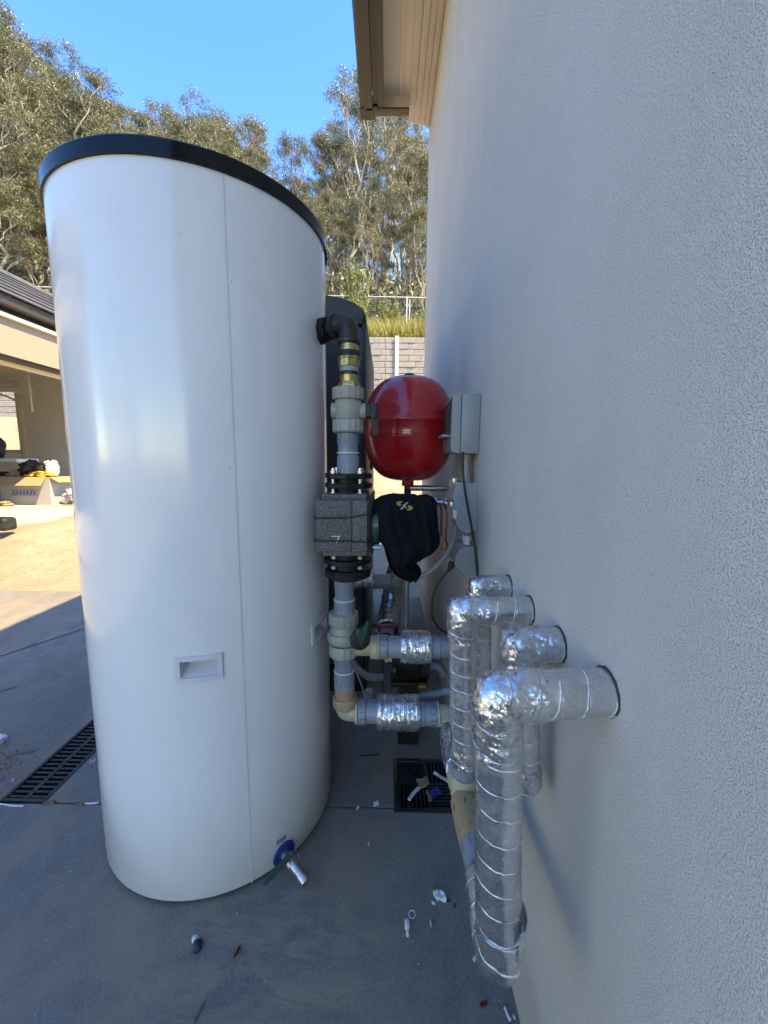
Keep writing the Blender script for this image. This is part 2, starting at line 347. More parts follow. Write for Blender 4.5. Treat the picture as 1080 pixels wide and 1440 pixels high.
M = dict(
 concrete=m_concrete(), sand=m_sand(), render=m_render(), tank=m_tank(), speckle=m_speckle(),
 foil=m_foil('spiral_wrapped_foil', .22, .15), foil_c=m_foil('crumpled_foil_tape', .4, .8, .15), foil_s=m_foil('foil_sleeve', .4, .6, .25),
 lid=simple('dark_glossy_lid', (.005, .006, .008), .16, var=.2, Specular_IOR_Level=.22),
 trim=simple('pale_grey_plastic', (0.5980, 0.6110, 0.6370), .35, var=.05),
 black=simple('black_plastic', (.008, .008, .009), .5, bs=.0006, bscale=200, dirt=((.10, .09, .08), .3)),
 iron=simple('black_cast_iron', (.009, .009, .009), .5, .1, var=.3, bs=.0012, bscale=140, dirt=((.07, .06, .05), .2), Specular_IOR_Level=.35),
 grime=simple('oiled_black_iron', (.028, .024, .021), .42, .3, var=.5, vs=60, bs=.001, bscale=180, dirt=((.16, .14, .12), .4), Specular_IOR_Level=.4),
 brass=simple('brass', (0.4420, 0.3060, 0.1190), .30, .9, var=.28, vs=60, bs=.0007, bscale=130, dirt=((.22, .15, .08), .5)),
 steel=simple('zinc_steel', (.50, .50, .50), .32, .9, var=.15, vs=60, bs=.0004),
 pp=simple('blue_grey_pipe', (0.1782, 0.2145, 0.2541), .42, var=.07, vs=40, bs=.0004, bscale=220, dirt=((.40, .41, .42), .3)),
 pvalve=simple('warm_grey_valve_plastic', (0.2856, 0.2856, 0.2516), .45, var=.06, vs=50, bs=.0004, bscale=220, dirt=((.26, .25, .22), .4)),
 cream=simple('cream_plastic', (0.4216, 0.3740, 0.2584), .42, var=.07, vs=40, bs=.0003, dirt=((.42, .36, .26), .3)),
 tan=simple('tan_plastic', (0.3450, 0.2175, 0.1125), .45, var=.08, vs=40, bs=.0003, dirt=((.55, .45, .33), .3)),
 mark=simple('moulded_tick_mark', (.10, .13, .17), .6), markd=simple('printed_white_ring', (0.6120, 0.6290, 0.6460), .6),
 red=simple('red_enamel', (.44, .010, .014), .22, var=.06, vs=10, bs=.0005, bscale=30, Coat_Weight=.5, Coat_Roughness=.06),
 green=simple('dark_green_enamel', (0.0042, 0.0490, 0.0315), .3, var=.1), lever=simple('green_rubber_sleeve', (0.0048, 0.0680, 0.0400), .5, bs=.001),
 blue=simple('blue_plastic_disc', (0.0064, 0.0280, 0.2080), .35), elec=simple('electrical_box_grey', (0.2320, 0.2552, 0.2668), .42, var=.03, bs=.0003, bscale=300, dirt=((.34, .33, .30), .25)),
 smoke=simple('smoked_window', (.02, .018, .018), .08), cloth=simple('black_bag_fabric', (.004, .005, .007), .95, Specular_IOR_Level=.15, var=.25, vs=40, bs=.0015, bscale=500),
 orange=simple('orange_print', (0.3520, 0.1920, 0.0448), .7), white=simple('white_paint', (0.5270, 0.5355, 0.5440), .45, var=.05, dirt=((.4, .38, .35), .25)),
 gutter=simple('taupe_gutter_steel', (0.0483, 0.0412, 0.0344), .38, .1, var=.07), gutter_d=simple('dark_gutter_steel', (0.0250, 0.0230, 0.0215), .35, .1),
 soffit=simple('cream_soffit_board', (0.7216, 0.6224, 0.5051), .7, var=.04, vs=6), mould=simple('moulding_paint', (0.6048, 0.5460, 0.4620), .7, var=.05, vs=8, bs=.001),
 tile=simple('grey_roof_tile', (0.0845, 0.0878, 0.0975), .6, var=.18, vs=3, bs=.003, bscale=40, dirt=((.24, .23, .21), .4)),
 gwall=simple('garage_wall_paint', (0.6210, 0.5976, 0.5589), .85, var=.04, vs=8, bs=.002, bscale=90), gbeam=simple('cream_lintel_render', (0.2850, 0.2325, 0.1800), .85, var=.04, bs=.002, bscale=90),
 conduit=simple('grey_conduit', (0.2520, 0.2660, 0.2800), .45), rust=simple('weathered_copper', (.20, .10, .05), .45, .7, var=.3, vs=60),
 charcoal=simple('charcoal_unit_steel', (0.0240, 0.0282, 0.0348), .42, .1, var=.08, vs=8, dirt=((.10, .10, .10), .25)),
 stone=None, galv=simple('galvanised_post', (0.4620, 0.4760, 0.4830), .45, .3, var=.06), bark=None,
 cardboard=simple('cardboard', (0.2940, 0.2100, 0.1260), .85, var=.08, vs=20, bs=.001), paper=simple('white_printed_carton', (0.3840, 0.3760, 0.3680), .7, var=.05), inkblue=simple('blue_ink', (.05, .09, .28), .7),
 yellow=simple('yellow_wrapping', (0.4340, 0.2940, 0.0420), .6, bs=.004, bscale=30), plasticbag=simple('clear_plastic_film', (0.4620, 0.4760, 0.4900), .25, bs=.004, bscale=30),
 soilred=simple('red_clay_crumbs', (.24, .115, .065), .95, var=.3, vs=60, bs=.004, bscale=60), redbit=simple('red_plastic', (.22, .01, .02), .4),
 pool=simple('grate_plastic', (0.0120, 0.0132, 0.0156), .40, var=.3, vs=30, dirt=((.12, .11, .10), .45)), dirt=simple('dirt_and_bore_shade', (.012, .011, .010), .9),
 stick=simple('dead_twig', (.16, .13, .10), .8, var=.3), quartz=simple('pale_stone', (0.3680, 0.3440, 0.3040), .8, var=.2, vs=60, bs=.002))
def m_stone():
    m, t, b = base('rock_face_concrete_sleeper', rough=.9); v = coord(t); oi = t.nodes.new('ShaderNodeObjectInfo')
    c = ramp(t, nz(t, v, 9, 7, .7), [(.25, (.20, .18, .165)), (.75, (.35, .32, .30))])
    c = mixc(t, math_(t, 'MULTIPLY', oi.outputs['Random'], .35), c, (.28, .24, .215))
    t.links.new(c, b.inputs['Base Color']); bump(t, b, nz(t, v, 22, 6, .7), .03, .8); return m
def m_bark():
    m, t, b = base('eucalypt_bark', rough=.8); v = coord(t, (1, 1, .35)); oi = t.nodes.new('ShaderNodeObjectInfo')
    c = ramp(t, nz(t, v, 3.5, 6, .6), [(.3, (.13, .10, .08)), (.5, (.29, .25, .21)), (.66, (.46, .42, .37))])
    c = mixc(t, math_(t, 'MULTIPLY', oi.outputs['Random'], .6), c, (.13, .10, .08))
    t.links.new(c, b.inputs['Base Color']); bump(t, b, nz(t, v, 14, 5), .03, .6); return m
def m_hill():
    m, t, b = base('leaf_litter_hillside', rough=.95); v = coord(t)
    c = ramp(t, nz(t, v, .6, 8, .7), [(.3, (.035, .032, .02)), (.55, (.07, .06, .035)), (.75, (.12, .10, .06))])
    t.links.new(c, b.inputs['Base Color']); bump(t, b, nz(t, v, 3, 7, .7), .3, .9); return m
M['stone'] = m_stone(); M['bark'] = m_bark(); M['hill'] = m_hill()
M['leaf'] = m_leaf('eucalypt_leaf', [(0, (.030, .043, .022)), (.30, (.072, .088, .044)), (.62, (.150, .155, .082)), (.86, (.27, .25, .145)), (1, (.34, .28, .18))])
M['leaf2'] = m_leaf('shrub_leaf', [(0, (.045, .075, .02)), (.35, (.11, .145, .035)), (.65, (.24, .24, .055)), (1, (.40, .28, .07))])
M['dry'] = m_leaf('dry_grass_blade', [(0, (.14, .17, .04)), (.4, (.26, .27, .07)), (.75, (.38, .31, .10)), (1, (.42, .25, .11))])
def m_glass():
    m, t, b = base('window_glass', (1, 1, 1), .02, Transmission_Weight=1.0, IOR=1.1); return m
M['glass'] = m_glass()

# ================================================================ SETTING
def gz(x, y):
    """height of the soil beyond the slab"""
    z = -.03 + .36 * sstep(3.13, 4.5, y) + .05 * sstep(4.5, 9.5, y)
    z += 2.15 * sstep(9.3, 14.2, y)
    return z
def hz(x, y):
    """height of the bush hillside behind the retaining wall"""
    z = 5.30 + .75 * sstep(14.2, 17, y) + max(0, y - 17) * .46
    z += .22 * max(0, -x - 9) * sstep(17.5, 30, y)
    return z + 1.2 * noise.noise(Vector((x * .08, y * .08, 3))) * sstep(17, 24, y)
WX = .272            # face of the rendered wall
SL_Y = 3.13          # far edge of the slab
SL_X = -3.9
# slabs, split by the control joints (y = 1.12 across, one oblique saw cut on the left)
# openings are left for the two drains
ch = (-1.245, -1.095, 1.12, 1.90)     # channel drain opening
pt = (.030, .258, 1.10, 1.325)        # square drain opening
def slab_part(x0, x1, y0, y1):
    return B(bmesh.new(), x0, x1, y0, y1, -.12, 0)
bm = bmesh.new()
JW = .0035
for (x0, x1, y0, y1) in [
    (-14, WX, -22, ch[2] - JW * 2),
    (-14, ch[0], ch[2], SL_Y), (ch[1], pt[0], ch[2], SL_Y), (pt[0], pt[1], pt[3], SL_Y), (pt[1], WX, ch[2], SL_Y),
    (ch[0], ch[1], ch[3], SL_Y)]:
    B(bm, x0, x1, y0, y1, -.12, 0)
struct('concrete_slab', bm, M['concrete'])
# saw-cut joints as narrow recess strips filled dark, 4 mm wide sheets
bm = bmesh.new()
def strip(bm, a, b, wd, z):
    a = Vector(a + (z,)); b = Vector(b + (z,)); n = (b - a).cross(Vector((0, 0, 1))).normalized() * wd / 2
    bm.faces.new([bm.verts.new(q) for q in (a - n, b - n, b + n, a + n)])
strip(bm, (-2.35, 1.65), (-1.86, 2.62), .007, .0035); strip(bm, (-1.86, 2.62), (-1.60, 3.12), .007, .0035)
strip(bm, (-1.96, 1.55), (-1.785, 1.755), .006, .0035)
struct('slab_joint', bm, M['dirt'])
# pit floors and far ground
bm = bmesh.new(); B(bm, -400, 400, -400, 400, -1.0, -.14); struct('ground', bm, M['sand'])
bm = bmesh.new()
xs = lin(-30, 10, 160); ys = lin(SL_Y, 14.4, 90)
def sandz(x, y):
    z = gz(x, y) + .045 * noise.noise(Vector((x * 1.7, y * 1.7, 0))) * sstep(3.2, 3.9, y) + .02 * noise.noise(Vector((x * 6, y * 6, 2))) * sstep(3.2, 3.6, y)
    return Vector((x, y, z + .03 * sstep(3.13, 3.0, y)))
grid(sandz, xs, ys, bm)
bmesh.ops.recalc_face_normals(bm, faces=bm.faces)
if bm.faces[0].normal.z < 0 or True:
    for f in bm.faces:
        if f.normal.z < 0: f.normal_flip()
struct('clay_ground', bm, M['sand'], True)
bm = grid(lambda x, y: Vector((x, y, hz(x, y) + .25 * noise.noise(Vector((x * .5, y * .5, 8))))), lin(-75, 45, 120), [14.3, 14.5, 15, 15.5, 16, 16.5] + lin(17, 90, 70))
for f in bm.faces: 
    if f.normal.z < 0: f.normal_flip()
bm.normal_update()
for f in bm.faces:
    if f.normal.z < 0: f.normal_flip()
struct('bush_hillside', bm, M['hill'], True)

# ---------------------------------------------------------------- the rendered house on the right
WY = 3.08; WT = 3.446
h = thing('rendered_house', 'pale textured render house filling the right side, with cream eave and brown gutter', 'house', (WX, WY, 0))
bm = bmesh.new(); B(bm, WX, 7.5, -9, WY, -.12, WT, bev=.006, seg=2); obj('wall', bm, M['render'], h)
GE = 2.915
sf = obj('soffit', box(-.045, WX, -9.5, GE - .05, 3.432, 3.45), M['soffit'], h)
obj('soffit_joint_strip', box(.055, .075, -9.5, GE - .05, 3.426, 3.4315), M['soffit'], h)
mo = bmesh.new()
for x0, x1, z0 in ((.122, .1645, 3.422), (.166, .2035, 3.413), (.205, .2365, 3.403), (.238, WX - .002, 3.390)):
    B(mo, x0, x1, -9.5, WY - .045, z0, 3.4315 if x0 < .2 else 3.4312, bev=.003)
obj('cornice_moulding', mo, M['mould'], h)
# fascia, box gutter with rolled edge, return across the end
obj('fascia', box(-.080, -.044, -9.5, GE - .025, 3.347, 3.56), M['gutter'], h)
obj('gutter_gap_shadow_fill', box(-.1125, -.046, -9.5, GE - .03, 3.352, 3.44), M['gutter_d'], h)  # dark fill whose colour stands for the shadowed gap behind the gutter
def gutter_profile(y0, y1):
    pr = [(-.195, 3.475), (-.205, 3.470), (-.205, 3.455), (-.196, 3.448), (-.196, 3.372), (-.185, 3.350), (-.160, 3.343), (-.116, 3.343), (-.114, 3.352), (-.150, 3.353), (-.176, 3.362), (-.186, 3.38), (-.186, 3.475)]
    return poly_prism([(x, y0, z) for x, z in pr], (0, 1, 0), y1 - y0)
obj('gutter', gutter_profile(-9.5, GE), M['gutter'], h)
def gutter_end(x0, x1):
    pr = [(.055, 3.475), (.065, 3.470), (.065, 3.455), (.056, 3.448), (.056, 3.372), (.045, 3.350), (.020, 3.343), (-.02, 3.343), (-.02, 3.352), (.036, 3.38), (.046, 3.475)]
    return poly_prism([(x0, GE - .066 + y, z) for y, z in pr], (1, 0, 0), x1 - x0)
obj('gutter', gutter_end(-.2, .121), M['gutter'], h)
obj('gutter_corner', box(-.194, -.10, GE - .075, GE - .004, 3.3425, 3.3465), M['gutter'], h)
obj('gutter_bracket', box(-.112, -.085, GE - .10, GE - .07, 3.341, 3.351), M['gutter'], h)
obj('barge_board', box(-.043, .1205, GE - .07, GE - .03, 3.358, 3.56), M['soffit'], h)
# tiled roof, hipped at the end: rises away from the gutter
bm = bmesh.new()
z0 = 3.53; v = [bm.verts.new(q) for q in ((-.19, -9.6, z0), (-.19, GE + .01, z0), (3.9, WY - 4.0, z0 + 1.65), (3.9, -9.6, z0 + 1.65), (7.9, -9.6, z0), (7.9, GE + .01, z0))]
bm.faces.new((v[0], v[1], v[2], v[3])); bm.faces.new((v[1], v[5], v[2])); bm.faces.new((v[2], v[5], v[4], v[3])); bm.faces.new((v[0], v[3], v[4])); bm.faces.new((v[0], v[4], v[5], v[1]))
bmesh.ops.recalc_face_normals(bm, faces=bm.faces)
obj('roof', bm, M['tile'], h, smooth=False)

# ---------------------------------------------------------------- garage on the left
GX = -4.7; EY = 9.2
g = thing('garage', 'garage with cream lintel, grey tiled roof and open doorway at the left edge', 'garage', (GX, 5.0, .33))
FL = .36
obj('lintel', box(GX - .22, GX, .2, 8.3, 2.36, 2.80), M['gbeam'], g)
obj('lintel_ledge', box(GX - .2, GX + .06, .0, 8.7, 2.80, 2.845), M['soffit'], g)
obj('door_head_trim', box(GX - .30, GX - .225, .2, 8.3, 2.29, 2.42), M['soffit'], g)
obj('door_head_seal', box(GX - .222, GX - .02, .2, 8.3, 2.335, 2.357), M['gutter_d'], g)
obj('pier', box(GX - .22, GX, 8.3, 8.8, -.1, 2.80), M['gbeam'], g)
obj('pier', box(GX - .22, GX, 3.2, 3.6, -.1, 2.36), M['gbeam'], g)
obj('pier', box(GX - .22, GX, -.4, .2, -.1, 2.80), M['gbeam'], g)
# end wall with a window opening
wx0, wx1, wz0, wz1 = -9.35, -8.03, 1.21, 2.62; WYW = 8.6
bm = bmesh.new()
B(bm, -10.6, wx0, WYW, WYW + .2, -.1, 2.95); B(bm, wx1, GX - .22, WYW, WYW + .2, -.1, 2.95)
B(bm, wx0, wx1, WYW, WYW + .2, -.1, wz0); B(bm, wx0, wx1, WYW, WYW + .2, wz1, 2.95)
obj('end_wall', bm, M['gwall'], g)
obj('rear_wall', box(-10.8, -10.6, -.4, WYW + .2, -.1, 2.95), M['gwall'], g)
obj('side_wall', box(-10.6, GX - .22, -.4, -.2, -.1, 2.95), M['gwall'], g)
obj('ceiling', box(-10.6, GX - .22, -.2, WYW, 2.88, 2.95), M['soffit'], g)
obj('floor_slab', box(-10.6, GX + .42, .2, 8.3, .05, FL), simple('garage_floor_concrete', (.36, .34, .31), .9, var=.1, vs=4), g)
wn = obj('window', None or bmesh.new(), M['white'], g)
bm = bmesh.new()
for a, b_, c_, d in ((wx0, wx0 + .07, wz0, wz1), (wx1 - .07, wx1, wz0, wz1), (wx0 + .07, wx1 - .07, wz0, wz0 + .07), (wx0 + .07, wx1 - .07, wz1 - .07, wz1)):
    B(bm, a, b_, WYW + .06, WYW + .12, c_, d)
bmesh.ops.translate(bm, verts=bm.verts, vec=-wloc(g)); bm.to_mesh(wn.data); bm.free()
bm = bmesh.new()
for a, b_, c_, d in ((wx0 - .09, wx0, wz0 - .09, wz1 + .09), (wx1, wx1 + .14, wz0 - .12, wz1 + .09), (wx0, wx1, wz0 - .12, wz0), (wx0, wx1, wz1, wz1 + .09)):
    B(bm, a, b_, WYW - .02, WYW - .002, c_, d, bev=.004)
obj('architrave', bm, M['mould'], wn)
obj('pane', box(wx0 + .07, wx1 - .07, WYW + .088, WYW + .092, wz0 + .07, wz1 - .07), M['glass'], wn)
obj('power_outlet', box(-7.06, -6.94, WYW - .012, WYW, 1.30, 1.37, bev=.002), M['white'], g)
# door track hanging on a bracket
bm = bmesh.new(); B(bm, -8.0, -6.55, 7.30, 7.37, 2.30, 2.38); obj('door_track', bm, M['galv'], g)
bm = bmesh.new(); B(bm, -6.62, -6.56, 7.32, 7.36, 1.95, 2.88)
merge(bm, sweep([(-6.60, 7.34, 2.05), (-7.25, 7.34, 2.32)], .018, 6)); obj('track_bracket', bm, M['galv'], g)
# gutter and roof in tiled courses
pr = [(0, 0), (.012, -.02), (.115, -.02), (.13, 0), (.13, .11), (.118, .11), (.118, .01), (0, .01)]
obj('gutter', poly_prism([(GX - .01 + x, -.7, 2.93 + z) for x, z in pr], (0, 1, 0), EY + .8), M['gutter'], g)
obj('fascia', box(GX - .045, GX - .012, -.7, EY + .1, 2.847, 3.02), M['gutter_d'], g)
rf = obj('roof', poly_prism([(GX + .10, -.75, 3.03), (-6.65, -.75, 4.25), (-10.9, -.75, 3.05), (-10.9, -.75, 2.96), (-6.65, -.75, 4.16), (GX + .10, -.75, 2.95)], (0, 1, 0), EY + .85 + .1), M['tile'], g, smooth=False)
ax = Vector((GX + .12, 0, 3.03)); bx = Vector((-6.65, 0, 4.25)); dr = (bx - ax); Ls = dr.length; dr.normalize(); up = Vector((-dr.z, 0, dr.x)); up = up if up.z > 0 else -up
tile_me = None
ncourse = 7; cw = Ls / ncourse; tl = .42
q = bmesh.new()
pp = [Vector((0, 0, .045)), dr * (cw + .03) + up * .0 + Vector((0, 0, 0)) * 1]
a0 = up * .040 - dr * .03; a1 = dr * (cw + .01) + up * .014; a2 = dr * (cw + .01); a3 = up * .024 - dr * .03
q = poly_prism([a0, a1, a2, a3], (0, 1, 0), tl - .008)
for vtx in q.verts:
    pass
tile_me = mesh_of('roof_tile', q, M['tile'], False)
cnt = 0
for i in range(ncourse):
    for j in range(int((EY - 2.2) / tl)):
        y = 2.2 + j * tl + (tl / 2 if i % 2 else 0)
        o = bpy.data.objects.new('roof_tile', tile_me); COL.objects.link(o); o.parent = rf
        o.location = ax + dr * (i * cw) + Vector((0, y, 0)) + up * (.004 + .003 * random.random()) - wloc(g)
        o.rotation_euler = (0, 0, random.uniform(-.006, .006))
obj('ridge_cap', sweep([(-6.65, -.7, 4.225), (-6.65, EY + .1, 4.225)], .085, 10), M['tile'], g)

# pale batten screen, out of view, added for the striped reflections in the tank
def screen():
    t = thing('added_batten_screen', 'unseen pale batten screen added for the light stripes mirrored left in the white tank', 'fence', (-4.2, -3.0, 0))
    for k in range(9):
        obj('batten', box(-4.24, -4.2, -4.6 + k * .42, -4.42 + k * .42, 0, 2.1), M['white'], t)
    obj('rail', box(-4.28, -4.245, -4.7, -.95, 1.7, 1.78), M['white'], t); obj('rail', box(-4.28, -4.245, -4.7, -.95, .3, .38), M['white'], t)
screen()

# ---------------------------------------------------------------- retaining wall of rock-faced sleepers
rw = thing('retaining_wall', 'tall pale rock-faced sleeper retaining wall with white steel posts, below the bush embankment', 'retaining wall', (0, 14, 2.3))
PS = 2.42; SH = .2; ZB, NR = 2.28, 15; PX0 = .286
def sleeper_mesh(seed):
    rnd = random.Random(seed); q = bmesh.new()
    x = -PS / 2 + .03; tot = PS / 2 - .03; half = False
    for row in (0,):
        z0_ = .009; z1_ = SH - .009
        while x < tot - .05:
            wdt = min(rnd.uniform(.30, .62), tot - x)
            if tot - (x + wdt) < .12: wdt = tot - x
            p = rnd.uniform(.0, .028)
            b_ = bmesh.new(); B(b_, x + .005, x + wdt - .005, -.035 - p, .03, z0_, z1_, bev=.012, seg=1)
            merge(q, b_); x += wdt
    B(q, -PS / 2 + .01, PS / 2 - .01, -.018, .05, .001, SH - .001)
    return mesh_of('sleeper', q, M['stone'], False)
slm = [sleeper_mesh(i) for i in range(4)]
for k in range(-7, 3):
    xc = PX0 + (k + .5) * PS
    for r in range(NR):
        o = bpy.data.objects.new('sleeper', slm[(k * 3 + r * 5) % 4]); COL.objects.link(o); o.parent = rw
        o.location = Vector((xc, 14.03 + random.uniform(-.006, .006), ZB + r * SH)) - wloc(rw)
    q = bmesh.new(); X = PX0 + k * PS
    B(q, X - .062, X + .062, 13.93, 13.945, 1.9, ZB + NR * SH + .03); B(q, X - .006, X + .006, 13.945, 14.08, 1.9, ZB + NR * SH + .03)
    obj('steel_post', q, M['galv'], rw, smooth=False)

# ---------------------------------------------------------------- mesh safety fence on the embankment
fn = thing('mesh_fence', 'thin galvanised wire mesh fence along the top of the planted embankment', 'fence', (0, 17, 6))
ftop = 7.68
for k in range(-8, 4):
    X = .73 + k * 2.1
    zz = hz(X, 17)
    obj('fence_post', sweep([(X, 17, zz - .1), (X, 17, ftop + .06)], .028, 8), M['galv'], fn)
    if k in (-1, 0): obj('fence_post', sweep([(X + .12, 17, zz - .1), (X + .12, 17, ftop - .02)], .022, 8), M['galv'], fn)
obj('top_rail', sweep([(-16.2, 17, ftop + .45), (-6, 17, ftop + .15), (7.1, 17, ftop - .05)], .026, 8), M['galv'], fn)
q = bmesh.new()
for k in range(0, 150):
    X = -16 + k * .15
    B(q, X - .0018, X + .0018, 16.998, 17.002, 6.1, ftop)
for k in range(9):
    B(q, -16, 6.9, 16.998, 17.002, 6.2 + k * .17, 6.2036 + k * .17)
w_ = obj('wire_mesh', q, M['conduit'], fn, smooth=False); w_['kind'] = 'stuff'

# ---------------------------------------------------------------- trees
def leafs(bm, c, rad, n, L, W, rnd, droop=.7, flat=.6):
    for _ in range(n):
        while True:
            p = Vector((rnd.uniform(-1, 1), rnd.uniform(-1, 1), rnd.uniform(-1, 1)))
            if p.length < 1: break
        p = p * (.35 + .65 * p.length); p.z *= flat
        p = c + p * rad
        d = Vector((rnd.gauss(0, 1), rnd.gauss(0, 1), rnd.gauss(-droop * 1.6, .7))).normalized()
        s = d.cross(Vector((rnd.gauss(0, 1), rnd.gauss(0, 1), rnd.gauss(0, 1)))).normalized()
        l = L * rnd.uniform(.6, 1.3); w2 = W * rnd.uniform(.7, 1.3) / 2
        bm.faces.new([bm.verts.new(x) for x in (p, p + d * l * .45 + s * w2, p + d * l, p + d * l * .45 - s * w2)])
def limb(bm, a, b, r0, r1, rnd, n=4, wob=.08):
    pts = [a.lerp(b, i / n) + (Vector((rnd.gauss(0, 1), rnd.gauss(0, 1), rnd.gauss(0, .4))) * (b - a).length * wob * .5 if 0 < i < n else Vector()) for i in range(n + 1)]
    sweep(pts, lambda s: r0 + (r1 - r0) * s, 6, caps=False, bm=bm); return pts
def tree_variant(seed, H, crown0, spread, nl, leafL=.19, leafW=.045, nst=1):
    """tall slender eucalypt: upswept forking pale limbs with small domed leaf clumps layered at the tips"""
    rnd = random.Random(seed); tb = bmesh.new(); lb = bmesh.new(); tips = []
    def grow(p, d, l, r, depth):
        e = p + d * l; pts = limb(tb, p, e, r, r * .62, rnd, 3, .13)
        if depth == 0:
            tips.append((e, 1.0)); return
        if depth == 1 and rnd.random() < .5: tips.append((pts[2] + Vector((rnd.gauss(0, .3), rnd.gauss(0, .3), 0)), .8))
        for _ in range(rnd.choice((2, 2, 3))):
            nd_ = (d + Vector((rnd.gauss(0, .38), rnd.gauss(0, .38), rnd.gauss(.16, .16)))).normalized()
            grow(e, nd_, l * rnd.uniform(.62, .85), r * .62, depth - 1)
    for st in range(nst):
        lean = Vector((rnd.uniform(-.10, .10) * H, rnd.uniform(-.06, .06) * H, 0)); o_ = Vector((rnd.uniform(-.4, .4), rnd.uniform(-.4, .4), 0)) * (nst > 1)
        tr = limb(tb, o_ + Vector((0, 0, -.5)), o_ + Vector((0, 0, H * .60)) + lean, .17 * H / 16, .095 * H / 16, rnd, 7, .06)
        for i in range(2, 8):
            f = i / 7
            if f * .60 < crown0: continue
            for _ in range(1 if i < 7 else 3):
                a = rnd.uniform(0, 2 * pi)
                d = Vector((cos(a) * spread, sin(a) * spread, 1.0 + .5 * f)).normalized()
                grow(tr[i], d, H * rnd.uniform(.10, .15), .072 * H / 16 * (1.25 - .4 * f), 2)
    for tpt, k in tips:
        rr = rnd.uniform(.50, .92) * k
        leafs(lb, tpt, rr, int(nl * rr * rr * 1.9), leafL, leafW, rnd, .75, .5)
        if rnd.random() < .3: leafs(lb, tpt + Vector((rnd.gauss(0, .5), rnd.gauss(0, .5), -.55)), rr * .6, int(nl * .28), leafL, leafW, rnd, .9, .6)
    zc = max(t.z for t, k in tips); sc = H / max(zc + .5, 1)
    xf(tb, Matrix.Scale(sc, 4)); xf(lb, Matrix.Scale(sc, 4))
    return tb, lb, len(tips)
VAR = []
for i, (H, c0, sp, nl, ns_) in enumerate([(17, .30, .42, 230, 1), (17, .25, .60, 210, 2), (17, .16, .55, 260, 2), (17, .34, .55, 170, 1), (17, .22, .75, 240, 1)]):
    tb, lb, nt_ = tree_variant(200 + i, H, c0, sp, nl, nst=ns_)
    VAR.append((mesh_of('trunk', tb, M['bark'], True, 80), mesh_of('crown', lb, M['leaf'], False)))
def tree(x, y, H, v, label, rz, group='eucalypts of the bush behind the embankment'):
    t = thing('eucalyptus_tree', label, 'tree', (x, y, hz(x, y) - .2), group)
    t.rotation_euler = (0, 0, rz); s = H / 17; t.scale = (s, s, s)
    for nm, me in (('trunk', VAR[v][0]), ('crown', VAR[v][1])):
        o = bpy.data.objects.new(nm, me); COL.objects.link(o); o.parent = t
    return t
# skyline as seen: top height at y=30 by x
SK = [(-60, 41), (-33, 36), (-24.6, 31.5), (-20, 28.6), (-16.8, 26.6), (-13, 26.2), (-9.5, 25.0), (-7.2, 23.6), (-5.9, 20.0), (-5.0, 20.5), (-3.6, 26.8), (1.5, 26.5), (12, 26)]
def skyz(x):
    for (a, za), (b_, zb) in zip(SK, SK[1:]):
        if a <= x <= b_: return za + (zb - za) * (x - a) / (b_ - a)
    return 24
rt = random.Random(5); spots = []
for y, step, jit in ((19.5, 2.7, .9), (23.5, 2.9, 1.2), (28, 3.0, 1.3), (33, 3.3, 1.5), (38, 3.8, 1.8), (45, 4.4, 2), (54, 5.2, 2.5)):
    x = -1.12 * y - 2
    while x < .12 * y + 2:
        spots.append((x + rt.uniform(-jit, jit), y + rt.uniform(-1.5, 1.5))); x += step * rt.uniform(.8, 1.25)
for y, step in ((21.5, 2.3), (25.8, 2.6), (31, 2.9), (36, 3.0), (42, 3.4)):
    x = -1.1 * y
    while x < .10 * y + 1.5:
        spots.append((x + rt.uniform(-.8, .8), y + .013)); x += step * rt.uniform(.8, 1.25)
words_a = ['slender pale-limbed', 'leaning grey-barked', 'dense olive-crowned', 'sparse open-crowned', 'broad yellow-green']
words_r = ['nearest the fence', 'just behind the front row', 'halfway up the slope', 'high on the slope', 'at the hilltop']
plan = []
for i, (x, y) in enumerate(spots):
    xn = x * 30 / y; top = (skyz(xn) - 1.1) * y / 30 + 1.1
    row = 0 if y < 21.5 else 1 if y < 26 else 2 if y < 30.5 else 3 if y < 36 else 4
    hgt = top - hz(x, y)
    if row == 0: hgt *= rt.uniform(.42, .72)
    elif row == 1: hgt *= rt.uniform(.62, .92)
    elif row == 2: hgt *= rt.uniform(.82, .97)
    elif row == 3: hgt *= rt.uniform(.86, .99)
    elif y < 42: hgt *= rt.uniform(.70, .92)
    else: hgt *= rt.uniform(.55, .85)
    v = rt.randrange(5); young = any(abs(y - q_ - .013) < 1e-6 for q_ in (21.5, 25.8, 31, 36, 42))
    if young: hgt = rt.uniform(4.5, 8.5) * (1 if y < 33 else 1.5); v = rt.choice((2, 4))
    az = math.degrees(math.atan2(x, y))
    pos = ('above the garage' if az < -38 else 'above the tank left' if az < -30 else 'above the tank middle' if az < -22 else
           'above the tank right' if az < -14 else 'left of the gutter' if az < -6 else 'by the house wall' if az < 5 else 'hidden side behind the house wall')
    if az > 6.5: continue
    plan.append((az, x, y, max(4.5, hgt), v, ('young ' if young else '') + words_a[v], words_r[row], pos, rt.uniform(0, 6.28)))
plan.sort(); cntl = {}
for p_ in plan: cntl.setdefault(p_[5:8], []).append(p_)
ordw = ['left one', 'second from left', 'third from left', 'fourth from left', 'fifth from left', 'sixth from left', 'seventh from left']
for k_, ps in cntl.items():
    for i, p_ in enumerate(ps):
        lab = '%s eucalypt %s, %s' % k_
        if len(ps) > 1: lab += ', ' + ('right one' if i == len(ps) - 1 else ordw[min(i, 6)])
        tree(p_[1], p_[2], p_[3], p_[4], lab, p_[8])

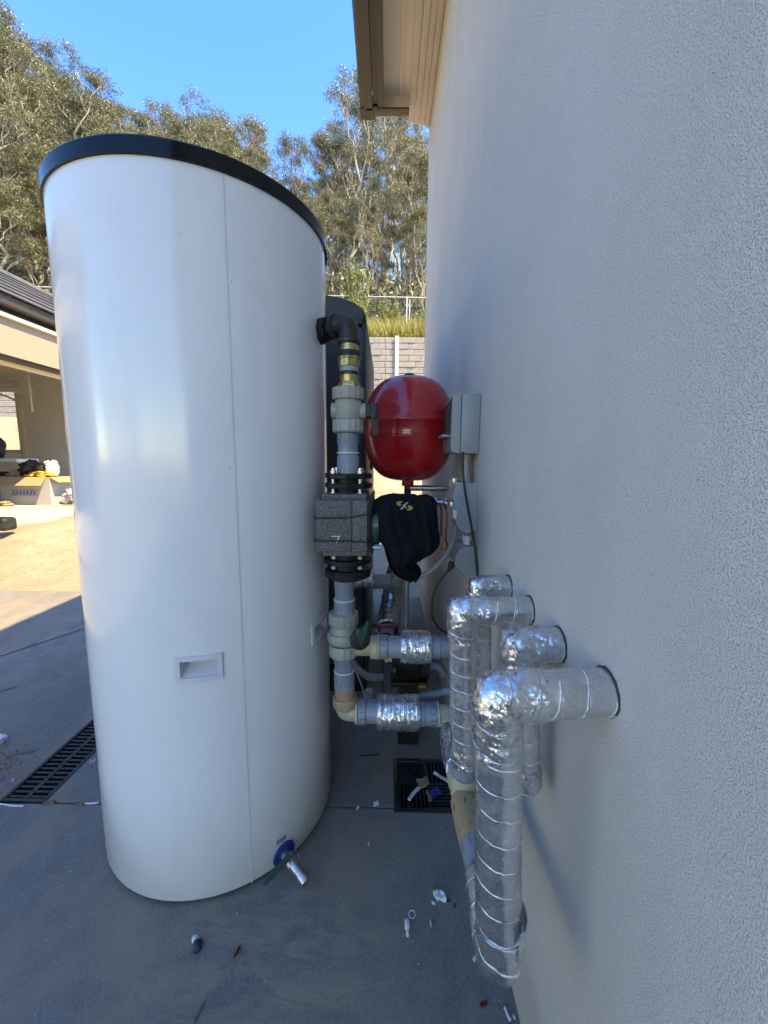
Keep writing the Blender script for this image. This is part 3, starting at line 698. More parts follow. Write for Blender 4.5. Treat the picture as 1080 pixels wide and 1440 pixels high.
# understorey shrubs and saplings on the embankment
def shrub_variant(seed, Hh, rr, n, L, W):
    rnd = random.Random(seed); tb = bmesh.new(); lb = bmesh.new()
    for k in range(7):
        a = rnd.uniform(0, 6.28); e = Vector((cos(a) * rr * .6, sin(a) * rr * .6, Hh * rnd.uniform(.55, .95)))
        limb(tb, Vector((0, 0, -.1)), e, .02, .008, rnd, 3); leafs(lb, e, rr * .6, n, L, W, rnd, -.1, .8); leafs(lb, e * .6, rr * .5, n // 2, L, W, rnd, 0, .9)
    return mesh_of('stem', tb, M['bark'], True, 80), mesh_of('foliage', lb, M['leaf2'], False)
SV = [shrub_variant(1, 1.0, .55, 130, .12, .05), shrub_variant(2, 1.3, .5, 120, .10, .035), shrub_variant(3, .7, .6, 150, .10, .04)]
sh = [(-1.35, 16.3, 2.6, 1, 'tall bright green sapling standing left of the fence post'), (-1.0, 15.4, 1.5, 0, 'yellow-green bush at the foot of the tall sapling'),
      (.15, 16.0, 1.2, 2, 'low rounded bush right of the middle fence post'), (-.1, 16.6, 1.9, 1, 'rust-tipped sapling between the two fence posts'),
      (.9, 15.6, 1.0, 0, 'pale leafy bush by the house wall edge'), (-.5, 15.0, .8, 2, 'small bush on the crest of the retaining wall'),
      (1.3, 16.4, 1.4, 1, 'bush partly hidden behind the house wall edge'), (-2.4, 15.7, 1.3, 0, 'bush behind the dark arched unit'),
      (-14.6, 16.4, 1.5, 0, 'bright bush beside fence posts above the garage roof'), (-15.8, 16.2, 1.4, 2, 'second bush above the garage roof, nearer the picture edge'),
      (-13.4, 16.6, 1.2, 1, 'thin sapling above the garage roof by the tank'), (.5, 18.2, 1.8, 0, 'dark bush just behind the wire mesh by the wall'), (-2.0, 18.6, 2.0, 0, 'dark bush behind the wire mesh left of the sapling'), (-.4, 18.4, 1.5, 2, 'broad low bush behind the wire mesh in the middle')]
for (x, y, s, v, lab) in sh:
    t = thing('shrub', lab, 'bush', (x, y, hz(x, y)), 'bushes on the embankment'); s *= .75 if 'tall' in lab else .5 if y < 17 else .5; kx = .5 if 'tall' in lab else .9; t.scale = (s * kx, s * kx, s); t.rotation_euler = (0, 0, rt.uniform(0, 6))
    for nm, me in (('stem', SV[v][0]), ('foliage', SV[v][1])):
        o = bpy.data.objects.new(nm, me); COL.objects.link(o); o.parent = t
q = bmesh.new(); rg = random.Random(3)
for _ in range(26000):
    x = rg.uniform(-17, 3); y = 14.35 + 3.6 * rg.random() ** 1.2
    if -12 < x < -4 and rg.random() < .7: continue
    p = Vector((x, y, hz(x, y) + .1)); hh = rg.uniform(.2, .85); d = Vector((rg.gauss(0, .35), rg.gauss(0, .35), 1)).normalized()
    s = Vector((cos(rg.random() * 6), sin(rg.random() * 6), 0)) * .02
    q.faces.new([q.verts.new(z) for z in (p - s, p + s, p + d * hh)])
o = obj('embankment_grass', q, M['dry'], smooth=False); o['kind'] = 'stuff'; o['label'] = 'dry yellow-green grass and weeds covering the embankment'; o['category'] = 'grass'
q = bmesh.new()
for _ in range(30000):
    y = rg.uniform(17.6, 44); x = rg.uniform(-1.15 * y - 3, .14 * y + 3)
    leafs(q, Vector((x, y, hz(x, y) + rg.uniform(.1, 2.6) * rg.random())), .5, 2, .30, .10, rg, -.1, .8)
o = obj('forest_undergrowth', q, M['leaf'], smooth=False); o['kind'] = 'stuff'; o['label'] = 'dark tangled undergrowth on the bush slope beneath the eucalypts'; o['category'] = 'undergrowth'
# rocks in the clay
for (x, y, r, lab) in ((-2.75, 3.9, .09, 'pale rounded stone in the sunlit clay beside the tank'), (-3.4, 4.3, .05, 'small stone in the clay toward the garage'), (-3.15, 5.1, .06, 'stone near the garage threshold')):
    q = bmesh.new(); bmesh.ops.create_icosphere(q, subdivisions=3, radius=r)
    for v_ in q.verts: v_.co *= 1 + .35 * noise.noise(v_.co * 14 + Vector((x, y, 0))); v_.co.z *= .55
    o = obj('rock', q, M['quartz']); o.location = (x, y, gz(x, y) + r * .25); o['label'] = lab; o['category'] = 'rock'

# ---------------------------------------------------------------- cartons and rubbish by the garage
c1 = thing('cardboard_carton', 'white printed cardboard carton with open brown flap, piled with rubbish at the garage door', 'box', (-5.75, 6.35, FL))
bm = bmesh.new(); B(bm, -6.15, -5.35, 6.15, 6.17, FL, .80); B(bm, -6.15, -5.35, 6.57, 6.59, FL, .80); B(bm, -6.15, -6.13, 6.17, 6.57, FL, .80); B(bm, -5.37, -5.35, 6.17, 6.57, FL, .80); B(bm, -6.13, -5.37, 6.17, 6.57, FL, FL + .02)
obj('carton_body', bm, M['paper'], c1)
obj('flap', poly_prism([(-6.2, 6.145, .80), (-5.4, 6.145, .80), (-5.38, 6.03, .67), (-6.25, 6.03, .67)], (0, -.6, .8), .006), M['cardboard'], c1)
obj('flap', poly_prism([(-5.345, 6.15, .80), (-5.345, 6.6, .80), (-5.20, 6.6, .70), (-5.20, 6.15, .72)], (.6, 0, .8), .006), M['cardboard'], c1)
q = bmesh.new()
for k in range(7): B(q, -5.95 + k * .055, -5.95 + k * .055 + .032, 6.146, 6.149, .535, .575, bev=0)
B(q, -5.98, -5.55, 6.1465, 6.1495, .59, .60); B(q, -5.98, -5.55, 6.1465, 6.1495, .515, .525); obj('print', q, M['inkblue'], c1, smooth=False)
def lump(name, lab, cat, loc, r, mat, sc=(1, 1, .6), seed=0, fr=9, amp=.55):
    q = bmesh.new(); bmesh.ops.create_icosphere(q, subdivisions=4, radius=1)
    for v_ in q.verts:
        n_ = noise.noise(v_.co * 1.6 + Vector((seed, 0, 0))) * amp + noise.noise(v_.co * 4 + Vector((seed, 5, 0))) * amp * .45
        v_.co = Vector((v_.co.x * sc[0], v_.co.y * sc[1], v_.co.z * sc[2])) * r * (1 + n_)
    o = obj(name, q, mat, angle=50); o.location = loc; o['label'] = lab; o['category'] = cat; return o
lump('rubbish_bag', 'black crumpled plastic bag on top of the carton', 'bag', (-5.78, 6.35, .93), .16, M['black'], (1.3, .8, .7), 1)
lump('yellow_wrapper', 'yellow crumpled wrapping spilling over the carton', 'wrapper', (-5.62, 6.3, .83), .13, M['yellow'], (1.7, .8, .5), 2)
lump('plastic_film', 'clear crumpled plastic film beside the black bag on the carton', 'plastic film', (-5.50, 6.4, .93), .12, M['plasticbag'], (.9, .7, 1.0), 3)
lump('brown_paper_wad', 'brown paper wad at the left of the carton top', 'paper', (-6.02, 6.33, .83), .10, M['cardboard'], (1.2, .9, .7), 4)
lump('plastic_sack', 'white plastic sack at the right of the carton, beside the tank edge', 'sack', (-5.0, 6.35, FL + .13), .20, M['plasticbag'], (1.1, 1, .8), 5)
lump('torn_paper', 'torn red and brown packet in front of the carton', 'packet', (-5.98, 5.98, FL + .035), .10, M['cardboard'], (1.6, .8, .4), 6)
sk = thing('flattened_cartons', 'stack of pale flattened cartons leaning by the printed carton, at the left edge', 'cartons', (-6.5, 6.0, FL))
for k in range(4):
    q = poly_prism([(-6.95 + k * .03, 5.95 - k * .05, FL + .01 + .012 * k), (-6.12 + k * .02, 5.9 - k * .05, FL + .01 + .012 * k), (-6.42 + k * .02, 6.12 - k * .04, FL + .36 - .02 * k), (-6.98, 6.2 - k * .04, FL + .40 - .02 * k)], (0, -1, .5), .008)
    obj('cardboard_sheet', q, M['paper'], sk, smooth=False)
tb_ = thing('trestle', 'white folded trestle top standing on dark legs behind the flattened cartons', 'trestle', (-6.8, 6.9, FL))
obj('top', box(-7.6, -6.35, 6.7, 7.15, 1.02, 1.09, bev=.03, seg=3), M['white'], tb_)
obj('support', box(-7.5, -6.42, 6.8, 7.05, .78, .86), M['black'], tb_); obj('leg', box(-7.5, -7.44, 6.8, 7.05, FL, .78), M['black'], tb_); obj('leg', box(-6.5, -6.44, 6.8, 7.05, FL, .78), M['black'], tb_)
lump('black_bag', 'black rounded bag resting on the white trestle at the left edge', 'bag', (-7.02, 6.9, 1.28), .26, M['black'], (1.0, .8, .95), 8, amp=.15)
q = bmesh.new(); B(q, -4.9, -4.02, 4.02, 4.18, .33, .47, bev=.035, seg=4)
solo('tool_case', 'black rounded tool case standing on the sunlit clay at the left edge', 'case', q, M['black'], (-4.4, 4.1, .33))

# ================================================================ DRAINS
dg = thing('channel_drain', 'long black slotted channel drain grate set in the slab left of the tank', 'drain', (-1.17, 1.5, 0))
q = bmesh.new(); x0, x1, y0, y1 = ch
for a in ((x0, x0 + .012, y0, y1), (x1 - .012, x1, y0, y1), (x0 + .012, x1 - .012, y0, y0 + .010), (x0 + .012, x1 - .012, y1 - .01, y1)): B(q, a[0], a[1], a[2], a[3], -.1, .003, bev=.001)
obj('frame', q, M['pool'], dg)
obj('trough', box(x0 + .012, x1 - .012, y0 + .01, y1 - .01, -.115, -.1), M['dirt'], dg)
q = bmesh.new(); xm = (x0 + x1) / 2; B(q, xm - .007, xm + .007, y0 + .01, y1 - .01, -.02, 0)
obj('centre_bar', q, M['pool'], dg)
bar = mesh_of('bar', box(x0 + .012, xm - .007, 0, .0085, -.02, -.0005, bev=.0015, seg=1), M['pool'])
n = 38
for k in range(n):
    for side in (0, 1):
        o = bpy.data.objects.new('bar', bar); COL.objects.link(o); o.parent = dg
        o.location = Vector((side * (xm + .007 - x0 - .012), y0 + .018 + k * (y1 - y0 - .03) / n, 0)) - wloc(dg)
sg = thing('square_drain', 'square black floor drain grate littered with offcuts, in front of the house wall', 'drain', (.144, 1.21, 0))
q = bmesh.new(); x0, x1, y0, y1 = pt
for a in ((x0, x0 + .016, y0, y1), (x1 - .016, x1, y0, y1), (x0 + .016, x1 - .016, y0, y0 + .016), (x0 + .016, x1 - .016, y1 - .016, y1)): B(q, a[0], a[1], a[2], a[3], -.1, .003, bev=.0015)
obj('frame', q, M['pool'], sg); obj('pit', box(x0 + .016, x1 - .016, y0 + .016, y1 - .016, -.115, -.095), M['dirt'], sg)
xm = (x0 + x1) / 2; ym = (y0 + y1) / 2
for (ax0, ax1, ay0, ay1, horiz) in ((x0 + .016, xm - .004, ym + .004, y1 - .016, 1), (xm + .004, x1 - .016, ym + .004, y1 - .016, 0), (x0 + .016, xm - .004, y0 + .016, ym - .004, 0), (xm + .004, x1 - .016, y0 + .016, ym - .004, 1)):
    for k in range(7):
        if horiz: yy = ay0 + k * (ay1 - ay0) / 7; q = box(ax0, ax1, yy + .002, yy + .0075, -.015, -.001)
        else: xx = ax0 + k * (ax1 - ax0) / 7; q = box(xx + .002, xx + .0075, ay0, ay1, -.015, -.001)
        obj('bar', q, M['pool'], sg, smooth=False)
obj('cross_bar', box(xm - .004, xm + .004, y0 + .016, y1 - .016, -.018, 0), M['pool'], sg); obj('cross_bar', box(x0 + .016, xm - .004, ym - .004, ym + .004, -.018, -.0005), M['pool'], sg); obj('cross_bar', box(xm + .004, x1 - .016, ym - .004, ym + .004, -.018, -.0005), M['pool'], sg)

# ================================================================ HOT WATER TANK
TC = Vector((-.5166, 1.1645, 0)); TR = .335; ZT = 1.684
tk = thing('hot_water_tank', 'tall white cylindrical hot water tank with black rim, standing on the slab in front', 'tank', (TC.x, TC.y, 0))
def cyl(a, r, z): a = R_(a); return Vector((TC.x + r * cos(a), TC.y + r * sin(a), z))
H1 = (-83.6, -66.3, .593, .655); H2 = (-23.2, -4.4, .588, .648)
def inner(H): return (H[0] + 2.0, H[1] - 2.0, H[2] + .011, H[3] - .011)
angs = set(range(-180, 180, 3)); zs = {.012, .3, 1.0, 1.3, ZT - .02}
for Hh in (H1, H2):
    i_ = inner(Hh); angs |= {i_[0], i_[1]}; zs |= {i_[2], i_[3]}
angs = sorted(angs); zs = [.010, .016] + sorted(zs - {.012}) + [ZT]
angs = [a for a in angs if not any(0 < abs(a - e) < 1.2 for Hh in (H1, H2) for e in inner(Hh)[:2])]
bm = bmesh.new(); gv = [[bm.verts.new(cyl(a, TR - (.005 if z < .012 else 0), z)) for z in zs] for a in angs]
for i in range(len(angs)):
    i2 = (i + 1) % len(angs)
    for j in range(len(zs) - 1):
        am = (angs[i] + angs[i2]) / 2 if i2 else 178.5; zm = (zs[j] + zs[j + 1]) / 2
        if any(inner(Hh)[0] < am < inner(Hh)[1] and inner(Hh)[2] < zm < inner(Hh)[3] for Hh in (H1, H2)): continue
        bm.faces.new((gv[i][j], gv[i2][j], gv[i2][j + 1], gv[i][j + 1]))
obj('body', bm, M['tank'], tk, angle=60)
obj('base_ring', lathe([(.322, 0), (.322, .012)], TC, seg=64), M['black'], tk)
obj('lid', lathe([(TR + .0005, ZT - .004), (TR + .0055, ZT - .004), (TR + .0055, ZT + .026), (TR + .0040, ZT + .029), (TR - .02, ZT + .030), (.18, ZT + .031), (.02, ZT + .031)], TC, seg=128), M['lid'], tk, angle=18)
# jacket seam: overlapped sheet edge
obj('jacket_seam', grid(lambda a, z: cyl(a, TR + .0012, z), lin(-58.9, -58.45, 2), lin(.012, ZT - .008, 6)), M['tank'], tk)
q = grid(lambda a, z: cyl(a, TR + .0005, z), [-58.43, -58.355], lin(.012, ZT - .008, 6)); obj('seam_gap', q, M['elec'], tk)
for Hh in (H1, H2):
    i_ = inner(Hh); q = bmesh.new()
    def fr(a0, a1, z0_, z1_, r0=TR + .0005, r1=TR + .0045):
        na = max(1, int((a1 - a0) / 1.5)); o1 = grid(lambda a, z: cyl(a, r1, z), lin(a0, a1, na), [z0_, z1_])
        for zz in (z0_, z1_): merge(o1, grid(lambda a, r: cyl(a, r, zz), lin(a0, a1, na), [r0, r1]))
        for aa in (a0, a1): merge(o1, grid(lambda z, r: cyl(aa, r, z), [z0_, z1_], [r0, r1]))
        merge(q, o1)
    fr(Hh[0], i_[0], Hh[2], Hh[3]); fr(i_[1], Hh[1], Hh[2], Hh[3]); fr(i_[0], i_[1], Hh[2], i_[2]); fr(i_[0], i_[1], i_[3], Hh[3])
    # pocket: back sloped like a scoop
    na = 10
    merge(q, grid(lambda a, t_: cyl(a, TR - .030 * sin(t_ * pi / 2) if t_ <= 1 else TR - .030, i_[2] + (i_[3] - i_[2]) * (min(1, t_) * .75 + max(0, t_ - 1) * .25)), lin(i_[0], i_[1], na), lin(0, 1, 8) + [2]))
    merge(q, grid(lambda a, r: cyl(a, r, i_[3]), lin(i_[0], i_[1], na), [TR - .030, TR + .004]))
    for aa in (i_[0], i_[1]): merge(q, grid(lambda z, r: cyl(aa, r, z), [i_[2], i_[3]], [TR - .030, TR + .004]))
    bmesh.ops.recalc_face_normals(q, faces=q.faces)
    obj('recessed_handle', q, M['trim'], tk, angle=30)
# rating sticker above the drain valve
q = grid(lambda a, z: cyl(a, TR + .0008, z), lin(-47.0, -42.0, 4), [.076, .090]); stc = obj('sticker', q, M['elec'], tk)
q = bmesh.new()
for k in range(9): merge(q, grid(lambda a, z: cyl(a, TR + .0014, z), [-46.7 + k * .48, -46.4 + k * .48], [.0805 + (k % 3) * .0008, .0855]))
obj('sticker_print', q, M['mark'], stc)

# drain valve at the foot of the tank
AV = -43.5; n_ = Vector((cos(R_(AV)), sin(R_(AV)), 0)); t_ = Vector((-n_.y, n_.x, 0)); P0 = cyl(AV, TR, .038)
dv = thing('drain_valve', 'nickel ball valve with green lever and blue disc at the foot of the white tank', 'valve', tuple(P0))
obj('blue_disc', lathe([(.031, -.001), (.033, .001), (.032, .004), (.012, .006)], P0, n_, 40), M['blue'], dv)
nick = M['steel']
q = lathe([(.011, .004), (.0125, .006), (.0125, .016), (.010, .017), (.010, .026)], P0, n_, 24); lathe([(.0135, .026), (.0155, .030), (.0155, .045), (.013, .050)], P0, n_, 24, bm=q); obj('body', q, nick, dv)
pe = P0 + n_ * .045; sp_d = (n_ * .75 + Vector((0, 0, -.30)) + t_ * .12).normalized()
q = lathe([(.012, -.004), (.0125, .02), (.0115, .021), (.0115, .030), (.0135, .031), (.0135, .050), (.0105, .050), (.0105, .036)], pe, sp_d, 24, caps=False); obj('spout', q, nick, dv)
obj('spout_bore', lathe([(.0104, .036), (.0104, .037)], pe, sp_d, 16), M['dirt'], dv)  # near-black disc painted as the shade inside the spout
obj('stem_nut', lathe([(.006, 0), (.006, .010), (.004, .011), (.004, .016)], P0 + n_ * .036 + Vector((0, 0, .012)), (0, 0, 1), 6), nick, dv)
L0 = P0 + n_ * .036 + Vector((0, 0, .024)); ld = (-t_ * .93 + n_ * .12 + Vector((0, 0, -.08))).normalized(); s_ = ld.cross(Vector((0, 0, 1))).normalized() * .0085; u_ = s_.cross(ld).normalized() * .004
q = sweep([L0 + ld * (-.008), L0 + ld * .0, L0 + ld * .02, L0 + ld * .06, L0 + ld * .082, L0 + ld * .086], lambda s: .0085 if s < .9 else .006, 16)
for v_ in q.verts:
    r_ = v_.co - L0; a_ = r_.dot(u_.normalized()); v_.co -= u_.normalized() * a_ * .5
obj('lever', q, M['lever'], dv)
tg = P0 + n_ * .03 + t_ * .018 + Vector((0, 0, .004)); q = sweep(fillet([tg, tg + n_ * .012 + Vector((0, 0, .012)), tg + n_ * .02 - Vector((0, 0, .012)), tg + n_ * .004 - Vector((0, 0, .010)), tg], .006), .0014, 8); obj('chain_loop', q, nick, dv)

# ================================================================ DARK ARCHED UNIT BEHIND THE TANK
du = thing('heat_pump_unit', 'dark charcoal arched-top outdoor unit standing behind the white tank', 'heat pump', (-.5, 2.3, 0))
def arch(x0, x1, zs_, zt, n=24):
    c = (x0 + x1) / 2; hw = (x1 - x0) / 2; pts = []
    for k in range(n + 1):
        a = pi * k / n; pts.append((c + hw * cos(a), zs_ + (zt - zs_) * sin(a) ** .8 if 0 < k < n else zs_))
    return pts
XR = -.105; XL = -.85
obj('cabinet', poly_prism([(x, 1.80, z) for x, z in [(XL + .01, .12), (XR - .005, .12)] + arch(XL + .01, XR - .005, 1.675, 1.775)], (0, 1, 0), .95), M['charcoal'], du, angle=25)
ft = poly_prism([(x, 1.765, z) for x, z in [(XL + .012, .13), (XR - .008, .13), (XR - .008, 1.675), (XL + .012, 1.675)]], (0, 1, 0), .033); obj('front_panel', ft, M['charcoal'], du)
obj('arched_hood', poly_prism([(x, 1.735, z) for x, z in [(XL - .005, 1.672), (XR + .006, 1.672)] + arch(XL - .005, XR + .006, 1.695, 1.80)], (0, 1, 0), .075), M['black'], du, angle=25)
obj('corner_trim', box(XR - .006, XR + .008, 1.735, 2.76, .10, 1.71, bev=.004), M['black'], du)
obj('base_tray', box(XL, XR + .012, 1.75, 2.77, .0, .10, bev=.006), M['black'], du)
obj('side_grip', box(XR + .009, XR + .02, 2.2, 2.45, 1.05, 1.2, bev=.004), M['black'], du)

# ================================================================ PIPEWORK
def tick(parent, c, axis, r, n, l=.012, wd=.0016, mat='mark', off=0.0):
    a, u, v = frame(axis); q = bmesh.new(); c = Vector(c)
    for k in range(n):
        th = 2 * pi * k / n + off; d = u * cos(th) + v * sin(th); tt = a.cross(d)
        b_ = bmesh.new(); bmesh.ops.create_cube(b_, size=1)
        Mx = Matrix((tuple(tt * wd) + (0,), tuple(d * .0012) + (0,), tuple(a * l) + (0,), (0, 0, 0, 1))).transposed(); Mx.translation = c + d * (r + .0001)
        xf(b_, Mx); merge(q, b_)
    return obj('tick_marks', q, M[mat], parent, smooth=False)
RY = 1.06
# --- port and brass riser
rs = thing('brass_riser', 'blackened elbow and brass threaded riser coming out of the tank near its top', 'pipe fitting', (-.102, RY, 1.30))
pc = Vector((-.186, 1.118, 1.447)); pd = (Vector((-.104, RY, 1.453)) - pc).normalized()
obj('port_gasket', lathe([(.033, -.012), (.033, .001)], pc, pd, 36), M['redbit'], rs)
obj('port_bush', lathe([(.034, -.004), (.033, .030), (.030, .034)], pc, pd, 8), M['iron'], rs)
obj('nipple', lathe([(.021, .028), (.021, .044), (.023, .045), (.023, .052), (.020, .053), (.020, .07)], pc, pd, 28), M['grime'], rs)
q = sweep(fillet([pc + pd * .048, Vector((-.104, RY + .004, 1.452)), Vector((-.103, RY, 1.395))], .024), .027, 24, step=.004); obj('elbow', q, M['grime'], rs)
q = lathe([(.030, 0), (.031, .003), (.031, .009), (.029, .011)], (-.103, RY, 1.399), (0, 0, 1), 28); lathe([(.030, 0), (.030, .014)], pc + pd * .05, pd, 28, bm=q); obj('elbow_collar', q, M['grime'], rs)
A = (0, 0, 1)
def L(prof, zt, x=-.102, seg=40, mod=None): return lathe([(r, -h) for r, h in prof], (x, RY, zt), A, seg, mod)
obj('brass_nipple', L([(.024, 0), (.0245, .018)], 1.398), M['brass'], rs)
obj('black_band', L([(.029, 0), (.030, .002), (.030, .012), (.029, .013)], 1.3795), M['black'], rs)
obj('brass_nut', L([(.0295, 0), (.0305, .003), (.0305, .006), (.028, .007), (.028, .024), (.026, .025)], 1.366, seg=8), M['brass'], rs)
obj('thread_tape_neck', L([(.0245, 0), (.0245, .012)], 1.341), M['pvalve'], rs)
obj('black_band', L([(.0245, 0), (.025, .001), (.025, .008), (.0245, .009)], 1.329), M['grime'], rs)
obj('brass_body', L([(.0245, 0), (.0250, .006), (.0235, .016), (.0235, .017)], 1.320), M['brass'], rs)
obj('brass_nut', L([(.028, 0), (.029, .002), (.029, .014), (.027, .016)], 1.303, seg=6), M['brass'], rs)
# --- ball valves
def ball_valve(x, zt, zb, y, lab, name='ball_valve', dark=None):
    t = thing(name, lab, 'valve', (x, y, (zt + zb) / 2)); hgt = zt - zb; s = hgt / .116
    def LL(prof, z, seg=48, mod=None): return lathe([(r, -h * s) for r, h in prof], (x, y, z), A, seg, mod)
    obj('union_nut', LL([(.037, 0), (.0405, .002), (.0405, .029), (.039, .031)], zt, 96, nutmod(16, .035)), M['pvalve'], t)
    obj('body', LL([(.034, 0), (.034, .003), (.037, .010), (.038, .022), (.037, .034), (.034, .044), (.034, .049)], zt - .0315 * s), M['pvalve'], t)
    obj('union_nut', LL([(.039, 0), (.0405, .002), (.0405, .029), (.037, .033)], zt - .082 * s, 96, nutmod(16, .035)), M['pvalve'], t)
    return t
v1 = ball_valve(-.105, 1.289, 1.172, RY, 'upper warm grey plastic ball valve with black handle, below the brass riser')
obj('stem_boss', lathe([(.021, .02), (.021, .046), (.016, .047)], (-.105, RY, 1.229), (1, 0, 0), 28), M['pvalve'], v1)
obj('end_boss', lathe([(.022, .02), (.022, .043), (.019, .044)], (-.105, RY, 1.229), (-1, 0, 0), 28), M['pvalve'], v1)
q = bmesh.new(); B(q, -.060, -.040, RY - .016, RY + .016, 1.213, 1.246, bev=.004); B(q, -.046, -.026, RY - .018, RY + .018, 1.205, 1.250, bev=.006)
merge(q, poly_prism([(-.046, RY - .016, 1.21), (-.026, RY - .016, 1.21), (-.026, RY - .012, 1.167), (-.039, RY - .012, 1.167)], (0, 1, 0), .026)); obj('handle', q, M['black'], v1, angle=25)
# --- grey coupling above pump
def coupling(name, lab, x, z0_, z1_, y, r, mat='pp', ring=None, marks=(), flare=.003, group=None):
    t = thing(name, lab, 'pipe coupling', (x, y, z0_), group)
    obj('sleeve', lathe([(r, 0), (r + flare, .002), (r + flare, (z1_ - z0_) * .42), (r, (z1_ - z0_) * .46), (r, (z1_ - z0_) * .72), (r + flare * .7, (z1_ - z0_) * .76), (r + flare * .7, z1_ - z0_ - .001), (r, z1_ - z0_)], (x, y, z0_), A, 40), M[mat], t)
    if ring: obj('white_ring', lathe([(r + flare + .0004, 0), (r + flare + .0004, .003)], (x, y, ring), A, 40), M['markd'], t)
    for zz in marks: tick(t, (x, y, zz), A, r + flare, 14)
    return t
coupling('pipe_coupling', 'blue-grey pipe coupling between the upper valve and the pump flange', -.106, 1.062, 1.173, RY, .0265, ring=1.119, marks=(1.078, 1.155))
# --- circulation pump
PXc, PYc = -.108, 1.075
pm = thing('circulation_pump', 'grainy grey foam-shelled circulation pump with black flanges beside the tank', 'pump', (PXc, PYc, .92))
for zt_, nm in ((1.052, 'flange'), (1.030, 'flange')):
    obj(nm, lathe([(.062, 0), (.064, .002), (.064, .012), (.062, .014)], (PXc + .002, RY + .01, zt_ - (0 if zt_ > 1.04 else .004)), A, 8, None), M['iron'], pm, angle=30)
obj('flange_neck', lathe([(.040, 0), (.036, .05)], (PXc, RY + .01, 1.005), A, 32), M['iron'], pm)
obj('flange', lathe([(.066, 0), (.066, .012)], (PXc, RY + .005, .822), A, 40), M['iron'], pm)
obj('flange', lathe([(.056, 0), (.063, .004), (.064, .022), (.060, .026)], (PXc, RY + .005, .778), A, 40), M['iron'], pm)
obj('flange_neck', lathe([(.046, 0), (.046, .06)], (PXc, RY + .005, .80), A, 32), M['iron'], pm)
for zz, dz in ((1.066, 1), (1.008, 1), (.808, 1), (.836, 1)):
    for k in range(4):
        a = pi / 4 + k * pi / 2; c = (PXc + .050 * cos(a), RY + .008 + .050 * sin(a), zz)
        q = lathe([(.0085, 0), (.0085, .008), (.005, .009), (.005, .014)], c, A, 6); obj('bolt', q, M['steel'], pm)
for k in range(4):
    a = pi / 4 + k * pi / 2
    obj('bolt_shank', lathe([(.0048, 0), (.0048, .05)], (PXc + .050 * cos(a), RY + .008 + .050 * sin(a), 1.012), A, 10), M['steel'], pm)
YF = .985
q = bmesh.new(); B(q, -.182, -.090, YF, YF + .17, .866, 1.000, bev=.004); B(q, -.0875, -.050, YF + .001, YF + .17, .866, 1.000, bev=.004)
B(q, -.170, -.052, YF + .012, YF + .165, .9995, 1.014, bev=.005); B(q, -.168, -.052, YF + .006, YF + .165, .853, .8665, bev=.004); B(q, -.0905, -.086, YF + .004, YF + .165, .862, 1.0, bev=0)
obj('insulation_shell', q, M['speckle'], pm, angle=25)
q = poly_prism([(-.0495, YF + .004, .868), (-.0495, YF + .004, 1.004), (-.036, YF + .03, 1.018), (-.036, YF + .16, 1.018), (-.036, YF + .16, .853), (-.036, YF + .03, .853)][:3] + [(-.036, YF + .03, .853)], (0, 1, 0), .12); obj('shell_side', q, M['speckle'], pm)
q = bmesh.new(); B(q, -.142, -.120, YF - .0012, YF + .0003, .906, .9082); merge(q, poly_prism([(-.124, YF - .0012, .906), (-.121, YF - .0012, .906), (-.1275, YF - .0012, .890), (-.1303, YF - .0012, .890)], (0, 1, 0), .0015)); obj('moulded_seven', q, M['markd'], pm, smooth=False)
for zl, zr in ((.955, .966), (.895, .892)):
    q = sweep(fillet([(-.184, YF + .15, zl), (-.186, YF - .0035, zl), (-.10, YF - .0042, zl + .001), (-.047, YF - .0035, zr), (-.034, YF + .03, zr + .003), (-.033, YF + .15, zr)], .004, 4), .0021, 8); obj('cable_tie', q, M['black'], pm)
obj('motor_flange', lathe([(.052, 0), (.055, .004), (.055, .016), (.048, .020), (.045, .05)], (-.038, YF + .055, .930), (1, 0, 0), 48), M['green'], pm)
obj('motor_screw', lathe([(.005, 0), (.005, .02)], (-.036, YF + .0, .878), (1, 0, 0), 8), M['steel'], pm)
# --- black drawstring bag over the motor
lv = [(1.0125, .005, .108), (1.006, -.018, .122), (.995, -.034, .130), (.975, -.038, .130), (.950, -.037, .133), (.925, -.034, .136), (.900, -.030, .141), (.886, -.016, .139), (.874, -.008, .133), (.860, -.004, .122), (.846, .001, .102), (.836, .004, .083), (.830, .006, .078), (.822, .009, .083), (.812, .014, .092), (.804, .018, .094), (.794, .030, .092), (.786, .046, .086), (.781, .058, .078)]
q = bmesh.new(); rings = []; NS = 72
for i, (z, xa, xb) in enumerate(lv):
    c = (xa + xb) / 2; hw = (xb - xa) / 2; dep = .062 * min(1, (i + 1) / 4) * (1 if z > .86 else max(.3, (z - .76) / .10)); ring = []
    for k in range(NS):
        th = 2 * pi * k / NS; ex = .75
        cx_ = abs(cos(th)) ** ex * (1 if cos(th) >= 0 else -1); sy = abs(sin(th)) ** ex * (1 if sin(th) >= 0 else -1)
        p = Vector((c + hw * cx_, YF + .04 + dep * sy, z))
        fold = noise.noise(Vector((cos(th) * 2.2, sin(th) * 2.2, z * 9))) * .013 + noise.noise(Vector((th * 3 + z * 22, z * 8, 4))) * .009 + noise.noise(Vector((cos(th) * 7 + z * 4, sin(th) * 3, z * 2.5))) * .012
        crease = -.010 * max(0, 1 - abs((p.x - .075 + (z - .9) * .5)) / .012) * (1 if sy < 0 else 0)
        p.y += (fold - crease) * (1 if sy < 0 else .4); p.z += fold * .3; ring.append(q.verts.new(p))
    rings.append(ring)
